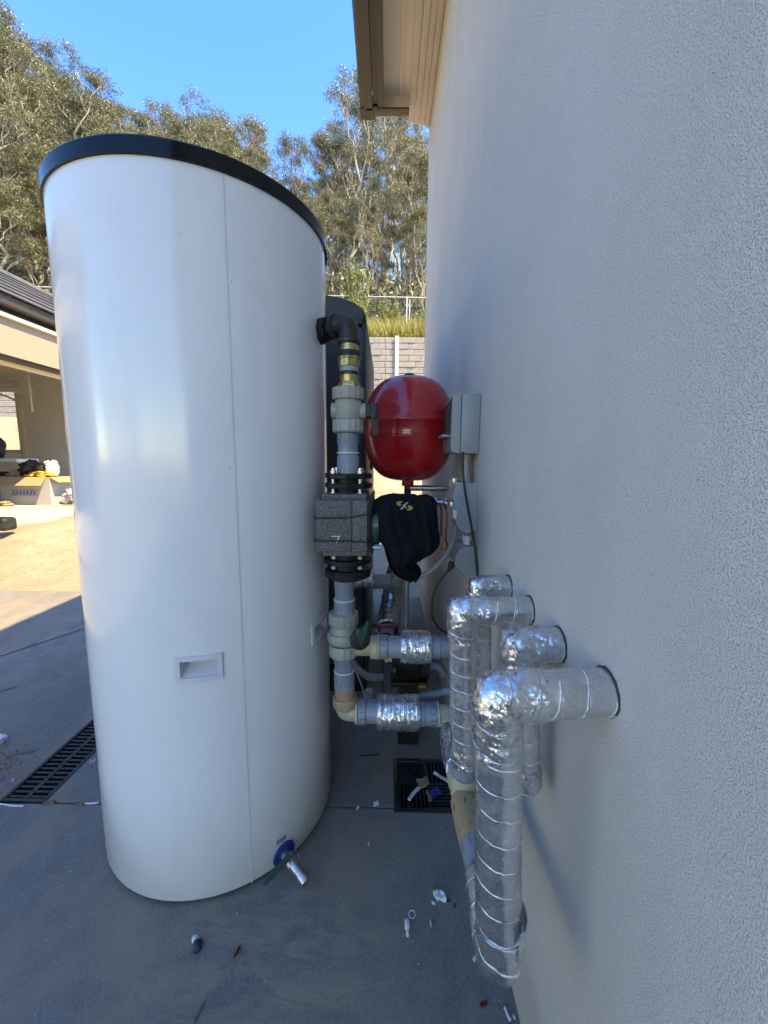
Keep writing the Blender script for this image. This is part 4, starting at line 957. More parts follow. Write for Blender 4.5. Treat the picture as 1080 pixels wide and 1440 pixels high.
for i in range(len(rings) - 1):
    for k in range(NS): q.faces.new((rings[i][k], rings[i][(k + 1) % NS], rings[i + 1][(k + 1) % NS], rings[i + 1][k]))
q.faces.new(rings[0]); q.faces.new(rings[-1][::-1]); bmesh.ops.recalc_face_normals(q, faces=q.faces)
bvh = bvhtree.BVHTree.FromBMesh(q)
bg_ = thing('drawstring_bag', 'black cloth drawstring bag with orange and white emblem pulled over the pump motor', 'bag', (.05, YF + .04, .78))
obj('cloth', q, M['cloth'], bg_, angle=70)
def on_bag(pts, mat, nm, lift=.0012):
    """flat print laid onto the cloth: subdivide the outline and drop it on the surface"""
    q = bmesh.new(); f = q.faces.new([q.verts.new((x, 0, z)) for x, z in pts]); bmesh.ops.triangulate(q, faces=[f])
    bmesh.ops.subdivide_edges(q, edges=q.edges[:], cuts=2, use_grid_fill=True)
    for v_ in q.verts:
        hit = bvh.ray_cast(Vector((v_.co.x, YF - .2, v_.co.z)), Vector((0, 1, 0)))
        v_.co.y = (hit[0].y if hit[0] else YF) - lift
    return obj(nm, q, M[mat], bg_)
ec = (.043, .988)
def arcband(a0, a1, r0, r1, dx, dz, sx=1.5):
    o_ = [(ec[0] + dx + cos(R_(a)) * r1 * sx, ec[1] + dz + sin(R_(a)) * r1 * .8) for a in lin(a0, a1, 10)]
    i__ = [(ec[0] + dx + cos(R_(a)) * r0 * sx, ec[1] + dz + sin(R_(a)) * r0 * .8) for a in lin(a1, a0, 10)]
    return o_ + i__
on_bag(arcband(60, 275, .0026, .0072, -.009, .0052), 'orange', 'emblem_swoosh'); on_bag(arcband(240, 455, .0026, .0072, .0105, -.0045), 'orange', 'emblem_swoosh')
on_bag([(.032, .980), (.038, .980), (.054, .9965), (.048, .9965)], 'elec', 'emblem_stroke', .0016); on_bag([(.038, .992), (.0425, .992), (.050, .983), (.0455, .983)], 'elec', 'emblem_stroke', .002)
for dx in (0, .004):
    obj('drawstring', sweep(fillet([(.012 + dx, YF + .02, .815), (.013 + dx, YF + .008, .79), (.011 + dx * 1.6, YF + .012, .765), (.018, YF + .012, .742), (.019 + dx, YF + .012, .732)], .01), .0013, 6), M['black'], bg_)
# --- pipe below pump
coupling('pipe_coupling', 'blue-grey pipe coupling directly below the pump', -.118, .668, .770, RY, .0265, ring=.712, marks=(.690,))
v2 = ball_valve(-.121, .675, .545, RY, 'lower warm grey plastic ball valve with dark green handle, beside the tank handle')
obj('collar', lathe([(.043, 0), (.046, .006), (.046, .022), (.043, .028)], (-.121, RY, .590), A, 48), M['pvalve'], v2)
obj('blue_back_cap', lathe([(.028, .03), (.028, .05)], (-.121, RY, .590), (-.3, 1, 0), 28), M['blue'], v2)
q = lathe([(.010, 0), (.027, .004), (.029, .010), (.027, .018), (.012, .022)], (-.074, RY - .052, .622), (.35, -.85, .1), 36)
B(q, -.082, -.060, RY - .075, RY - .055, .60, .66, bev=.008); o = obj('handle_knob', q, M['black'], v2)
obj('green_lever', poly_prism([(-.066, RY - .082, .612), (-.052, RY - .070, .640), (-.046, RY - .066, .672), (-.050, RY - .066, .680), (-.064, RY - .074, .66), (-.072, RY - .080, .63)], (.3, 1, 0), .008), M['lever'], v2)
coupling('pipe_coupling', 'blue-grey pipe coupling below the lower valve', -.120, .446, .548, RY, .0265, ring=.499, marks=(.470, .53))
t = thing('tan_coupling', 'tan threaded coupling on the riser just above the cream corner elbow', 'pipe coupling', (-.1185, RY, .396))
obj('sleeve', lathe([(.0335, -.006), (.0350, -.004), (.0350, .020), (.0330, .023), (.0290, .024), (.0285, .052)], (-.1185, RY, .396), A, 64, None), M['tan'], t); tick(t, (-.1185, RY, .404), A, .0350, 24, .018, .0016, 'tan')
t = thing('cream_elbow', 'cream plastic corner elbow at the foot of the riser', 'pipe elbow', (-.118, RY, .37))
obj('bend', sweep(fillet([(-.118, RY, .40), (-.118, RY, .371), (-.080, RY, .371)], .028), .0265, 32, step=.004), M['cream'], t)
obj('rim', lathe([(.033, 0), (.034, .001), (.034, .007), (.032, .008)], (-.088, RY, .371), (1, 0, 0), 40), M['cream'], t)
def hcoup(x0, x1, z, lab, r=.0275, mat='pp', marks=()):
    t = thing('pipe_coupling', lab, 'pipe coupling', (x0, RY, z)); w_ = x1 - x0
    obj('sleeve', lathe([(r + .004, 0), (r + .005, .001), (r + .005, w_ * .35), (r + .002, w_ * .4), (r + .002, w_ * .97), (r, w_)], (x0, RY, z), (1, 0, 0), 40), M[mat], t)
    for xx in marks:
        tick(t, (xx, RY, z), (1, 0, 0), r + .005, 12, .016)
        tick(t, (xx + .009, RY, z), (1, 0, 0), r + .005, 6, .002, .016)
    return t
hcoup(-.079, -.020, .371, 'blue-grey coupling right of the cream corner elbow on the lower run', .0305, marks=(-.066,))
hcoup(.090, .153, .366, 'blue-grey coupling between the lower foil sleeve and the cream end piece', .0295, marks=(.138,))
t = thing('cream_end_piece', 'cream plastic bend at the right end of the lower run, dropping into foil', 'pipe elbow', (.18, RY, .36))
obj('rim', lathe([(.034, 0), (.0345, .001), (.0345, .005), (.033, .006)], (.150, RY, .366), (1, 0, 0), 40), M['cream'], t)
obj('bend', sweep(fillet([(.152, RY, .366), (.186, RY, .366), (.182, RY - .04, .355)], .028), .0265, 32, step=.004), M['cream'], t)
# --- upper run
t = thing('cream_branch', 'cream nipple and collar branching from the lower valve', 'pipe fitting', (-.06, RY, .573))
obj('nipple', lathe([(.0265, 0), (.0265, .05)], (-.088, RY, .573), (1, 0, 0), 36), simple('buff_plastic', (.36, .31, .21), .45), t)
obj('collar', lathe([(.031, 0), (.0325, .001), (.0325, .018), (.031, .019)], (-.044, RY, .571), (1, 0, 0), 36), M['cream'], t)
obj('collar', lathe([(.034, 0), (.035, .001), (.035, .004), (.034, .005)], (-.0245, RY, .571), (1, 0, 0), 36), M['cream'], t)
hcoup(-.019, .046, .572, 'blue-grey coupling left of the upper foil sleeve', .0285, marks=(-.006,))
hcoup(.122, .205, .573, 'blue-grey coupling right of the upper foil sleeve', .027, marks=(.165,))

# --- foil insulation
def crinkle(L_el=None, amp=.0018, elbow_amp=.004, dents=1.0):
    def d(s, th, p, L_):
        r = noise.noise(p * 55) * amp + noise.noise(p * 140) * amp * .5
        e = 0
        if L_el:
            for c_, w_ in L_el: e = max(e, 1 - abs(s - c_) / w_)
        if e > 0:
            f = noise.voronoi(p * 62)[0]; r += elbow_amp * sstep(0, .6, e) * ((f[1] - f[0]) * 1.1 - .1) + .0015 * e
        sp_ = (s / .034 + th / (2 * pi)) % 1
        r += .0009 * (sp_ - .5) * (0 if e > .5 else 1)
        if s < .004 or s > L_ - .004: r -= .0015
        return r
    return d
def square_corner(bm, pts, k=.7):
    """mitred elbows: push the outer quarter of each bend out towards a square corner"""
    for i in range(1, len(pts) - 1):
        c = Vector(pts[i]); d1 = (Vector(pts[i - 1]) - c).normalized(); d2 = (Vector(pts[i + 1]) - c).normalized()
        if abs(d1.dot(d2)) > .6: continue
        for v_ in bm.verts:
            q_ = v_.co - c
            if q_.length > .06: continue
            a = -q_.dot(d1); b_ = -q_.dot(d2)
            if a > 0 and b_ > 0:
                f_ = 1 + ((a * a + b_ * b_) ** .5 / max(a, b_) - 1) * k
                v_.co += -d1 * a * (f_ - 1) - d2 * b_ * (f_ - 1)
foil_t = 'insulated pipes coming out of the wall'
def foil_pipe(lab, pts, rr, els, rad=.028, mats=None, fr_=.010, extra=None):
    t = thing('foil_wrapped_pipe', lab, 'insulated pipe', pts[0], foil_t)
    path = fillet(pts, fr_, 10)
    # split material: crumpled at the elbows by separate sleeves
    q = sweep(path, rad, 56, step=.0028, disp=crinkle(els, .0008, .0035))
    square_corner(q, pts)
    obj('wrap', q, M['foil'], t, angle=75)
    return t
def foil_boot(t, pts, rad, amp=.004, mat='foil_c', step=.0022):
    q = sweep(fillet(pts, .010, 6), lambda s: rad + .0008 * sin(s * pi), 84, step=step, disp=lambda s, th, p, L_: noise.noise(p * 38) * .0016 + amp * .26 * (1 - 3 * abs(noise.noise(p * 46 + Vector((3, 1, 2))))) + amp * .16 * (1 - 3 * abs(noise.noise(p * 110))))
    square_corner(q, pts)
    obj('elbow_tape', q, M[mat], t, angle=60)
ring_m = simple('wall_hole_shadow_gap', (.05, .048, .045), .95)  # dark ring colour painted as the shaded gap round each pipe
def collar(t, y, z, r, name='wall_hole_gap_shade'):
    q = lathe([(r + .0013, .0), (r + .0013, .0025)], (WX - .0028, y, z), (1, 0, 0), 48, mod=lambda th, i: 1 + .05 * noise.noise(Vector((cos(th) * 3, sin(th) * 3, y * 9)))); obj(name, q, ring_m, t)
# A nearest
pA = [(.285, .452, .820), (.137, .445, .8165), (.152, .440, .455), (.156, .545, .446)]
tA = foil_pipe('nearest and largest foil-wrapped pipe from the wall, bending down to near the camera', pA, .03, [], .0288)
foil_boot(tA, [(.192, .4482, .8178), (.137, .445, .8165), (.1402, .4446, .745)], .0298)
foil_boot(tA, [(.1515, .440, .500), (.152, .440, .455), (.1535, .478, .452)], .0296, .002, 'foil'); collar(tA, .452, .820, .0288)
obj('loose_flap', grid(lambda a, s: Vector((.1525 + .0335 * cos(a), .4415 + .0335 * sin(a), .475 + s + .004 * noise.noise(Vector((a * 3, s * 60, 0))))), lin(-1.1, .35, 10), lin(0, .045, 5)), M['foil_c'], tA)
# B
pB = [(.285, .713, .822), (.142, .706, .820), (.1495, .703, .66), (.1565, .70, .512)]
tB = foil_pipe('foil-wrapped pipe with long vertical drop, second from the camera along the outer row', pB, .03, [], .0262)
foil_boot(tB, [(.190, .7085, .8210), (.142, .706, .820), (.1445, .705, .765)], .0274); collar(tB, .713, .822, .0262)
foil_boot(tB, [(.1545, .7015, .560), (.1560, .7005, .512)], .0266, .0025)
# C, D inner row
pC = [(.285, .585, .816), (.208, .582, .815), (.226, .580, .585)]
tC = foil_pipe('short crumpled foil-wrapped pipe between the two long ones, close to the wall', pC, .03, [], .0272, fr_=.010)
foil_boot(tC, [(.256, .584, .8155), (.208, .582, .815), (.2105, .5815, .775)], .0284, .005); collar(tC, .585, .816, .0272); foil_boot(tC, [(.2235, .580, .615), (.226, .580, .578)], .0276, .003)
pD = [(.285, .842, .824), (.205, .838, .822), (.216, .835, .56)]
tD = foil_pipe('farthest foil-wrapped pipe from the wall, below the cable end', pD, .03, [], .0258, fr_=.010)
foil_boot(tD, [(.245, .840, .823), (.205, .838, .822), (.2065, .8375, .785)], .0272, .0045); collar(tD, .842, .824, .0258)
# sleeves
def sleeve(lab, x0, x1, z, r):
    t = thing('foil_sleeve', lab, 'foil sleeve', (x0, RY, z))
    q = sweep([(x0, RY, z), (x1, RY, z)], r, 72, step=.0022, disp=lambda s, th, p, L_: noise.noise(p * 45) * .0016 + .0022 * ((lambda f: f[1] - f[0])(noise.voronoi(p * 75)[0]) - .4) + .0010 * (1 if (s / .0125) % 1 < .12 else 0) - (.002 if s < .003 or s > L_ - .003 else 0))
    obj('wrap', q, M['foil_s'], t, angle=60)
    q = bmesh.new()
    for k in range(int((x1 - x0) / .018)):
        xx = x0 + .012 + k * .018; merge(q, sweep([(xx + .0012 * noise.noise(Vector((a * 2, k, 0))), RY + (r + .0012) * cos(a), z + (r + .0012) * sin(a)) for a in lin(0, 2 * pi, 40)], .0009, 5))
    obj('wire_tie', q, M['steel'], t)
sleeve('foil sleeve on the upper horizontal pipe run', .042, .126, .573, .0455)
sleeve('larger foil sleeve on the lower horizontal pipe run', -.024, .096, .370, .0495)
# --- return line along the wall
rl = thing('return_line', 'sloping return line of foil, grey, cream and tan pipe running low along the house wall', 'pipe', (.155, .70, .44))
pR = [Vector(p) for p in ((.182, 1.045, .352), (.176, .98, .335), (.170, .90, .385), (.164, .82, .412))]
q = sweep(fillet([(.184, 1.03, .352), (.180, .985, .340), (.172, .90, .366), (.165, .80, .412)], .03), .029, 48, step=.003, disp=crinkle(None, .001)); obj('foil_section', q, M['foil'], rl, angle=75)
obj('grey_pipe', sweep([(.167, .82, .404), (.160, .755, .430)], .0225, 32), M['pp'], rl)
obj('cream_tee', sweep([(.1605, .765, .427), (.157, .715, .442), (.156, .66, .446)], lambda s: .0265 if s < .3 or s > .8 else .0235, 36, step=.006), M['cream'], rl)
obj('tee_branch', sweep([(.157, .703, .442), (.157, .7005, .489)], .0255, 36), M['cream'], rl)
u1 = obj('union', lathe([(.0225, 0), (.0235, .001), (.0235, .022)], (.1568, .7003, .489), A, 36), M['pp'], rl)
obj('tan_coupling', sweep([(.156, .678, .4455), (.156, .674, .446), (.156, .640, .446), (.156, .638, .446), (.156, .595, .446)], lambda s: .0285 if s < .5 else .0265, 48, caps=True), M['tan'], rl)
obj('grey_socket', sweep([(.156, .60, .446), (.156, .545, .446)], .0245, 36), M['pp'], rl)
for (cc, rr_) in (((.156, .655, .446), .0285), ((.156, .612, .446), .0266)): tick(rl, cc, (0, 1, 0), rr_, 7, .012, .0014, 'grime')
tick(rl, (.156, .585, .446), (0, 1, 0), .0245, 9, .016, .0014)

# ---------------------------------------------------------------- red expansion vessel
RC = Vector((.076, 1.46, 1.213)); RR = .168
rv = thing('expansion_vessel', 'glossy red enamel expansion vessel hanging between the valve and the wall boxes', 'expansion vessel', tuple(RC - Vector((0, 0, .19))))
pf = []
for k in range(0, 25):
    a = -pi / 2 + pi * k / 24; r = RR * abs(cos(a)) ** .62; z = .186 * (1 if a > 0 else -1) * abs(sin(a)) ** 1.12
    pf.append((max(r, .004), z))
pf = [p for p in pf if abs(p[1]) > .03]; lo = [p for p in pf if p[1] < 0]; hi = [p for p in pf if p[1] > 0]
pf = lo + [(RR, -.030), (RR, -.026), (RR + .0025, -.024), (RR + .0025, -.019), (RR, -.017), (RR, .020), (RR + .002, .022), (RR + .002, .026), (RR, .028)] + hi
obj('shell', lathe(pf, RC, A, 96), M['red'], rv, angle=50)
obj('top_cap', lathe([(.022, .180), (.022, .190), (.017, .197), (.006, .200)], RC, A, 32), M['black'], rv)
obj('stem', lathe([(.013, -.26), (.013, -.18)], RC, A, 24), M['grime'], rv)
obj('stem_nut', lathe([(.021, -.205), (.022, -.203), (.022, -.186)], RC, A, 6), M['red'], rv)
# pipe stub and manifold beneath
mf = thing('valve_manifold', 'nickel valve manifold under the red vessel, half hidden behind the black bag', 'valve manifold', (.08, 1.42, .9))
obj('tee', lathe([(.017, 0), (.019, .001), (.019, .05), (.017, .052)], (.076, 1.46, .905), A, 24), M['steel'], mf)
obj('drop_pipe', sweep([(.076, 1.46, .905), (.076, 1.46, .45)], .013, 16), M['steel'], mf)
obj('cross_pipe', sweep([(.076, 1.46, .952), (.262, 1.40, .952)], .011, 16), M['steel'], mf)
obj('cross_pipe', sweep([(.076, 1.46, 1.000), (.266, 1.46, 1.000)], .011, 16), M['steel'], mf)
for k, x in enumerate((.11, .145, .18, .215)):
    obj('hex_nut', lathe([(.017, -.006), (.018, -.005), (.018, .005), (.017, .006)], (x, 1.45 - k * .012, .952), (1, -.3, 0), 6), M['steel'], mf)
obj('valve_body', lathe([(.014, 0), (.020, .004), (.020, .022), (.014, .026)], (.205, 1.415, .945), (1, -.3, 0), 24), M['steel'], mf)
obj('gauge_pipe', sweep(fillet([(.205, 1.39, .95), (.212, 1.36, .93), (.208, 1.36, .82)], .01), .0035, 8), M['rust'], mf)
obj('gauge_pipe', sweep(fillet([(.188, 1.39, .95), (.19, 1.36, .93), (.19, 1.36, .84)], .01), .0035, 8), M['rust'], mf)
obj('air_bleed', lathe([(.008, 0), (.010, .002), (.010, .024), (.006, .026), (.006, .034)], (.207, 1.36, .79), A, 12), M['brass'], mf)
obj('air_bleed', lathe([(.005, 0), (.007, .004), (.006, .012)], (.198, 1.35, .775), A, 10), M['steel'], mf)
obj('side_cock', lathe([(.008, 0), (.010, .002), (.010, .03), (.006, .031), (.006, .05)], (.238, 1.34, .975), (0, -1, .2), 12), M['steel'], mf)
obj('side_cock', box(.225, .262, 1.29, 1.33, .955, .975, bev=.005), M['steel'], mf)

# ---------------------------------------------------------------- electrical boxes on the wall
e1 = thing('isolator_box', 'upper pale grey isolator box with smoked window, on the wall beside the red vessel', 'electrical box', (WX, 1.2, 1.12))
obj('back_box', box(.2155, WX - .001, 1.175, 1.335, 1.123, 1.298, bev=.004), M['elec'], e1)
obj('cover', poly_prism([(.2125, 1.173, 1.1225), (.2125, 1.173, 1.2975), (.196, 1.173, 1.2955), (.188, 1.173, 1.288), (.186, 1.173, 1.145), (.190, 1.173, 1.128)], (0, 1, 0), .164), M['elec'], e1, angle=25)
obj('cover_gasket', box(.2125, .2155, 1.177, 1.333, 1.125, 1.296), M['mark'], e1)
obj('smoked_window', poly_prism([(.1868, 1.185, 1.282), (.1800, 1.185, 1.268), (.172, 1.185, 1.245), (.171, 1.185, 1.185), (.187, 1.185, 1.180)], (0, 1, 0), .14), M['smoke'], e1, angle=25)
obj('latch', box(.164, .192, 1.20, 1.30, 1.172, 1.181, bev=.002), M['elec'], e1)
e2 = thing('junction_box', 'middle grey junction box with metal clips, below the isolator box', 'electrical box', (WX, 1.2, .886))
obj('enclosure', poly_prism([(WX - .001, 1.18, 1.036), (.208, 1.18, 1.038), (.199, 1.18, .995), (.203, 1.18, .940), (.213, 1.18, .905), (.226, 1.18, .887), (WX - .001, 1.18, .886)], (0, 1, 0), .13), M['elec'], e2, angle=20)
obj('clip', box(.192, .206, 1.19, 1.21, .958, .978, bev=.002), M['steel'], e2); obj('clip', box(.198, .212, 1.19, 1.21, 1.03, 1.05, bev=.002), M['steel'], e2)
obj('clip', poly_prism([(.200, 1.178, .955), (.212, 1.178, .95), (.210, 1.178, .925), (.202, 1.178, .93)], (0, 1, 0), .02), M['trim'], e2)
e3 = thing('socket_outlet', 'lower grey weatherproof socket with chamfered cover, just above the foil pipes', 'electrical socket', (WX, 1.2, .745))
obj('enclosure', poly_prism([(WX - .001, 1.165, .842), (.236, 1.165, .842), (.224, 1.165, .838), (.210, 1.165, .815), (.208, 1.165, .786), (.240, 1.165, .752), (.250, 1.165, .747), (WX - .001, 1.165, .747)], (0, 1, 0), .12), M['elec'], e3, angle=20)
obj('gland', lathe([(.012, 0), (.012, .012), (.015, .013), (.015, .026), (.010, .030), (.010, .048)], (.252, 1.215, .840), A, 20), M['trim'], e3)
obj('nut', lathe([(.013, 0), (.013, .010)], (.252, 1.215, .872), (.3, -.5, 1), 6), M['steel'], e3)
t = thing('conduit_stub', 'short grey conduit joining the isolator box to the junction box', 'conduit', (.245, 1.23, 1.035))
obj('tube', lathe([(.012, 0), (.012, .09)], (.245, 1.23, 1.036), A, 24), M['conduit'], t); obj('adaptor', lathe([(.016, 0), (.016, .022)], (.245, 1.23, 1.037), A, 24), M['elec'], t); obj('adaptor', lathe([(.014, 0), (.016, .002), (.016, .018)], (.245, 1.23, 1.103), A, 24), M['elec'], t)
solo('black_cable', 'thin black cable hanging from the isolator box down past the socket', 'cable', sweep(fillet([(.222, 1.168, 1.128), (.222, 1.160, 1.07), (.232, 1.158, 1.0), (.248, 1.157, .93), (.262, 1.150, .86), (.2665, 1.130, .80), (.266, 1.11, .755)], .03), .0034, 10, step=.008), M['black'], (.222, 1.168, 1.128))
solo('grey_conduit', 'thick grey flexible conduit curving from the junction box behind the black bag', 'conduit', sweep(fillet([(.222, 1.24, .90), (.216, 1.24, .85), (.190, 1.245, .785), (.140, 1.25, .735), (.07, 1.27, .70)], .04), .0085, 16, step=.004, disp=lambda s, th, p, L_: .0006 * sin(s * 1500)), M['conduit'], (.222, 1.24, .90))
solo('looped_cable', 'black cable with plug looping down from the socket behind the foil pipe', 'cable', sweep(fillet([(.205, 1.19, .79), (.195, 1.185, .765), (.165, 1.185, .73), (.142, 1.185, .67), (.145, 1.185, .61), (.165, 1.185, .575), (.215, 1.185, .545)], .04), lambda s: .010 if s < .07 else .0055 if s < .12 else .0032, 12, step=.006), M['black'], (.205, 1.19, .79))
solo('drain_hose', 'flat grey conduit slanting up to the right above the lower foil sleeve', 'conduit', sweep([(.095, 1.145, .362), (.16, 1.14, .378), (.25, 1.13, .41)], .0105, 14), M['conduit'], (.095, 1.145, .362))

# ---------------------------------------------------------------- things behind, low down
bp = thing('booster_pump', 'small black booster pump with a brass port, in the shade behind the foil sleeves', 'pump', (.07, 1.42, .30))
q = lathe([(.02, 0), (.062, .004), (.072, .03), (.072, .095), (.058, .11)], (.022, 1.42, .350), (1, 0, 0), 40); obj('motor', q, M['black'], bp)
obj('terminal_box', box(.035, .14, 1.35, 1.46, .395, .438, bev=.012), M['black'], bp); obj('volute', lathe([(.03, 0), (.05, .006), (.05, .05), (.03, .056)], (.112, 1.42, .32), (1, 0, 0), 36), M['black'], bp)
obj('brass_port', lathe([(.016, 0), (.018, .002), (.018, .03)], (-.005, 1.41, .345), (1, 0, 0), 8), M['brass'], bp); obj('nameplate', box(.028, .036, 1.352, 1.356, .325, .343), M['yellow'], bp)
obj('outlet', sweep(fillet([(.165, 1.42, .32), (.205, 1.41, .318), (.225, 1.40, .29)], .01), .014, 14), M['conduit'], bp)
obj('foot', box(.02, .16, 1.38, 1.46, .25, .27, bev=.004), M['iron'], bp); obj('bracket', box(.05, .13, 1.40, 1.44, 0, .25), M['iron'], bp)
solo('copper_offcut', 'small copper-coloured fitting just right of the black booster pump', 'fitting', lathe([(.012, 0), (.014, .003), (.014, .03)], (.118, 1.33, .288), (1, .1, 0), 10), M['rust'], (.118, 1.33, .288))
t = thing('grey_hose', 'grey hose curving behind the riser above the cream elbow', 'hose', (-.12, 1.2, .44))
obj('tube', sweep(fillet([(-.14, 1.24, .50), (-.115, 1.24, .42), (-.06, 1.25, .365), (-.01, 1.26, .362)], .05), .012, 14, step=.005), M['conduit'], t); obj('end_fitting', lathe([(.012, 0), (.014, .002), (.014, .03)], (-.055, 1.2, .322), A, 6), M['steel'], t)
solo('steel_rod', 'bright thin steel rod slanting beside the riser foot', 'rod', sweep([(-.098, 1.20, .42), (-.052, 1.16, .32)], .0018, 8), M['steel'], (-.098, 1.2, .42))
# rear pipe group by the dark unit
rp = thing('rear_pipe_run', 'rear pipe run with silver stub, dark grey coupling and cream bend under the bag', 'pipe', (0, 1.6, .6))
obj('silver_stub', lathe([(.036, 0), (.036, .10)], (-.155, 1.62, .592), (1, 0, .05), 32), M['foil_s'], rp)
obj('end_ring', lathe([(.046, 0), (.046, .006)], (-.062, 1.62, .592), (1, 0, 0), 32), M['trim'], rp)
obj('dark_coupling', lathe([(.032, 0), (.032, .062)], (-.056, 1.62, .588), (1, 0, 0), 32), M['conduit'], rp)
obj('cream_bend', sweep(fillet([(.004, 1.62, .588), (.045, 1.62, .588), (.05, 1.66, .53)], .03), .031, 28, step=.006), M['pvalve'], rp)
t = thing('rear_foil_pipe', 'foil-wrapped pipe with open grey end lying behind the riser, pointing at the camera', 'insulated pipe', (.0, 1.5, .4))
obj('wrap', sweep([(.050, 1.95, .545), (.006, 1.52, .420)], .047, 44, step=.004, disp=crinkle(None, .0015)), M['foil'], t, angle=70)
obj('foam_edge', lathe([(.040, -.002), (.040, .004)], (.006, 1.52, .420), (-.09, -.95, -.25), 36), M['black'], t)
obj('grey_end', lathe([(.030, 0), (.030, .05), (.024, .05), (.024, .01)], (.006, 1.517, .420), (-.09, -.95, -.25), 32, caps=False), M['pp'], t); obj('bore', lathe([(.0238, .012), (.0238, .014)], (.006, 1.517, .420), (-.09, -.95, -.25), 24), M['dirt'], t)  # bore disc is near black to paint the shade inside the open end
solo('red_strip', 'thin dark red metal strip behind the upper pipe run', 'strip', box(-.05, .045, 1.28, 1.30, .530, .538, bev=.002), M['redbit'], (0, 1.29, .53))
solo('support_leg', 'thin grey steel support leg standing behind the pipe runs', 'bracket', box(-.018, -.008, 1.52, 1.54, 0, .56), M['charcoal'], (-.012, 1.53, 0))

# ================================================================ LITTER
def bit(name, lab, cat, x, y, l, w_, h_, rz, mat, seed=0, bend=.3, z=0):
    q = bmesh.new(); bmesh.ops.create_cube(q, size=1); bmesh.ops.subdivide_edges(q, edges=q.edges[:], cuts=4, use_grid_fill=True)
    for v_ in q.verts:
        c = v_.co.copy(); nn_ = noise.noise(c * 2.2 + Vector((seed * 3.1, 0, 0)))
        v_.co = Vector((c.x * l, c.y * w_ * (1 + .5 * nn_) + bend * w_ * sin(c.x * 3 + seed), (c.z + .5) * h_ * (1 + .5 * noise.noise(c * 3 + Vector((0, seed, 0)))) + .001))
    o = obj(name, q, mat, angle=50); o.location = (x, y, z); o.rotation_euler = (0, 0, rz); o['label'] = lab; o['category'] = cat; return o
bit('offcut', 'long pale plastic strip leaning across the right of the square drain', 'offcut', .205, 1.225, .085, .008, .006, -.75, M['markd'], 1, z=.004)
bit('offcut', 'pale plastic strip across the lower left of the square drain', 'offcut', .098, 1.165, .062, .010, .005, .95, M['markd'], 2, z=.004)
bit('blue_scrap', 'blue plastic scrap lying on the square drain', 'scrap', .168, 1.165, .028, .020, .014, .9, M['blue'], 3, z=.004)
bit('orange_scrap', 'rust-orange plastic scrap beside the blue one on the drain', 'scrap', .146, 1.155, .034, .012, .008, 1.9, M['soilred'], 4, z=.004)
bit('brown_scrap', 'brown cardboard scrap at the centre of the square drain', 'scrap', .130, 1.215, .038, .030, .006, .2, M['cardboard'], 5, z=.004)
bit('pebble', 'white pebble just left of the square drain', 'pebble', -.028, 1.128, .016, .010, .008, .2, M['markd'], 6)
bit('pebble', 'small white chip nearest the tank beside the slab joint', 'pebble', -.085, 1.112, .010, .006, .005, .7, M['markd'], 7)
t = thing('white_clip', 'broken white plastic clip with a ring, on the slab between tank and pipes', 'clip', (.06, .80, .002))
q = bmesh.new(); B(q, .050, .062, .785, .806, .002, .012, bev=.004); B(q, .053, .060, .772, .786, .002, .010, bev=.003); obj('tab', q, M['markd'], t)
obj('ring', sweep([(.069 + .0075 * cos(a), .818 + .0085 * sin(a), .005) for a in lin(0, 2 * pi, 20)], .0013, 6), M['markd'], t)
bit('white_scrap', 'crumpled white scrap left of the foil return line', 'scrap', .142, .858, .022, .018, .012, .4, M['markd'], 9)
bit('white_crumb', 'tiny white crumb beside the crumpled scrap', 'crumb', .124, .846, .006, .006, .004, .4, M['markd'], 10)
bit('black_chip', 'black chip right of the crumpled white scrap', 'chip', .160, .853, .013, .004, .004, -.4, M['black'], 11)
bit('red_chip', 'dark red sliver below the crumpled white scrap', 'chip', .176, .840, .010, .003, .003, .9, M['redbit'], 12)
bit('red_chip', 'pinkish red curl close to the foil return line', 'chip', .209, .778, .014, .004, .004, 1.9, M['redbit'], 13)
bit('white_strip', 'white paper strip below the pinkish curl', 'paper', .207, .738, .017, .006, .002, .7, M['markd'], 14)
bit('red_chip', 'red plastic sliver near the bottom of the house wall', 'chip', .206, .663, .016, .006, .003, .5, M['redbit'], 15)
bit('white_strip', 'thin curved white strip at the foot of the wall', 'strip', .250, .649, .018, .004, .003, -.7, M['markd'], 16, bend=1.2)
bit('white_crumb', 'white crumb touching the wall base, lowest in the picture', 'crumb', .262, .645, .004, .004, .003, 0, M['markd'], 17)
bit('white_crumb', 'small upright white sliver left of the broken clip row', 'crumb', -.045, .877 + .12, .004, .009, .003, 0, M['markd'], 18)
bit('white_crumb', 'white sliver between the broken clip and the return line', 'crumb', .113, .802, .004, .010, .003, .2, M['markd'], 19)
t = thing('blue_pebble', 'dark blue and white lump on the slab in front of the tank', 'lump', (-.425, .752, 0))
q = bmesh.new(); bmesh.ops.create_icosphere(q, subdivisions=2, radius=.011)
for v_ in q.verts: v_.co = Vector((-.423, .748, .006)) + v_.co * (1 + .6 * noise.noise(v_.co * 90))
obj('dark_piece', q, simple('navy_scrap', (.015, .02, .05), .5), t)
q = bmesh.new(); bmesh.ops.create_icosphere(q, subdivisions=2, radius=.008)
for v_ in q.verts: v_.co = Vector((-.434, .760, .006)) + v_.co * (1 + .5 * noise.noise(v_.co * 90))
obj('pale_piece', q, M['markd'], t)
bit('red_sliver', 'short red sliver on the slab in front of the tank', 'chip', -.329, .740, .004, .018, .004, -.2, M['redbit'], 20)
bit('twig', 'small dark twig near the bottom edge of the picture', 'twig', -.369, .640, .004, .024, .003, -.25, M['stick'], 21)
bit('twig', 'pale bent twig left of the channel drain', 'twig', -1.36, 1.325, .095, .005, .004, .62, M['stick'], 22, bend=1.5)
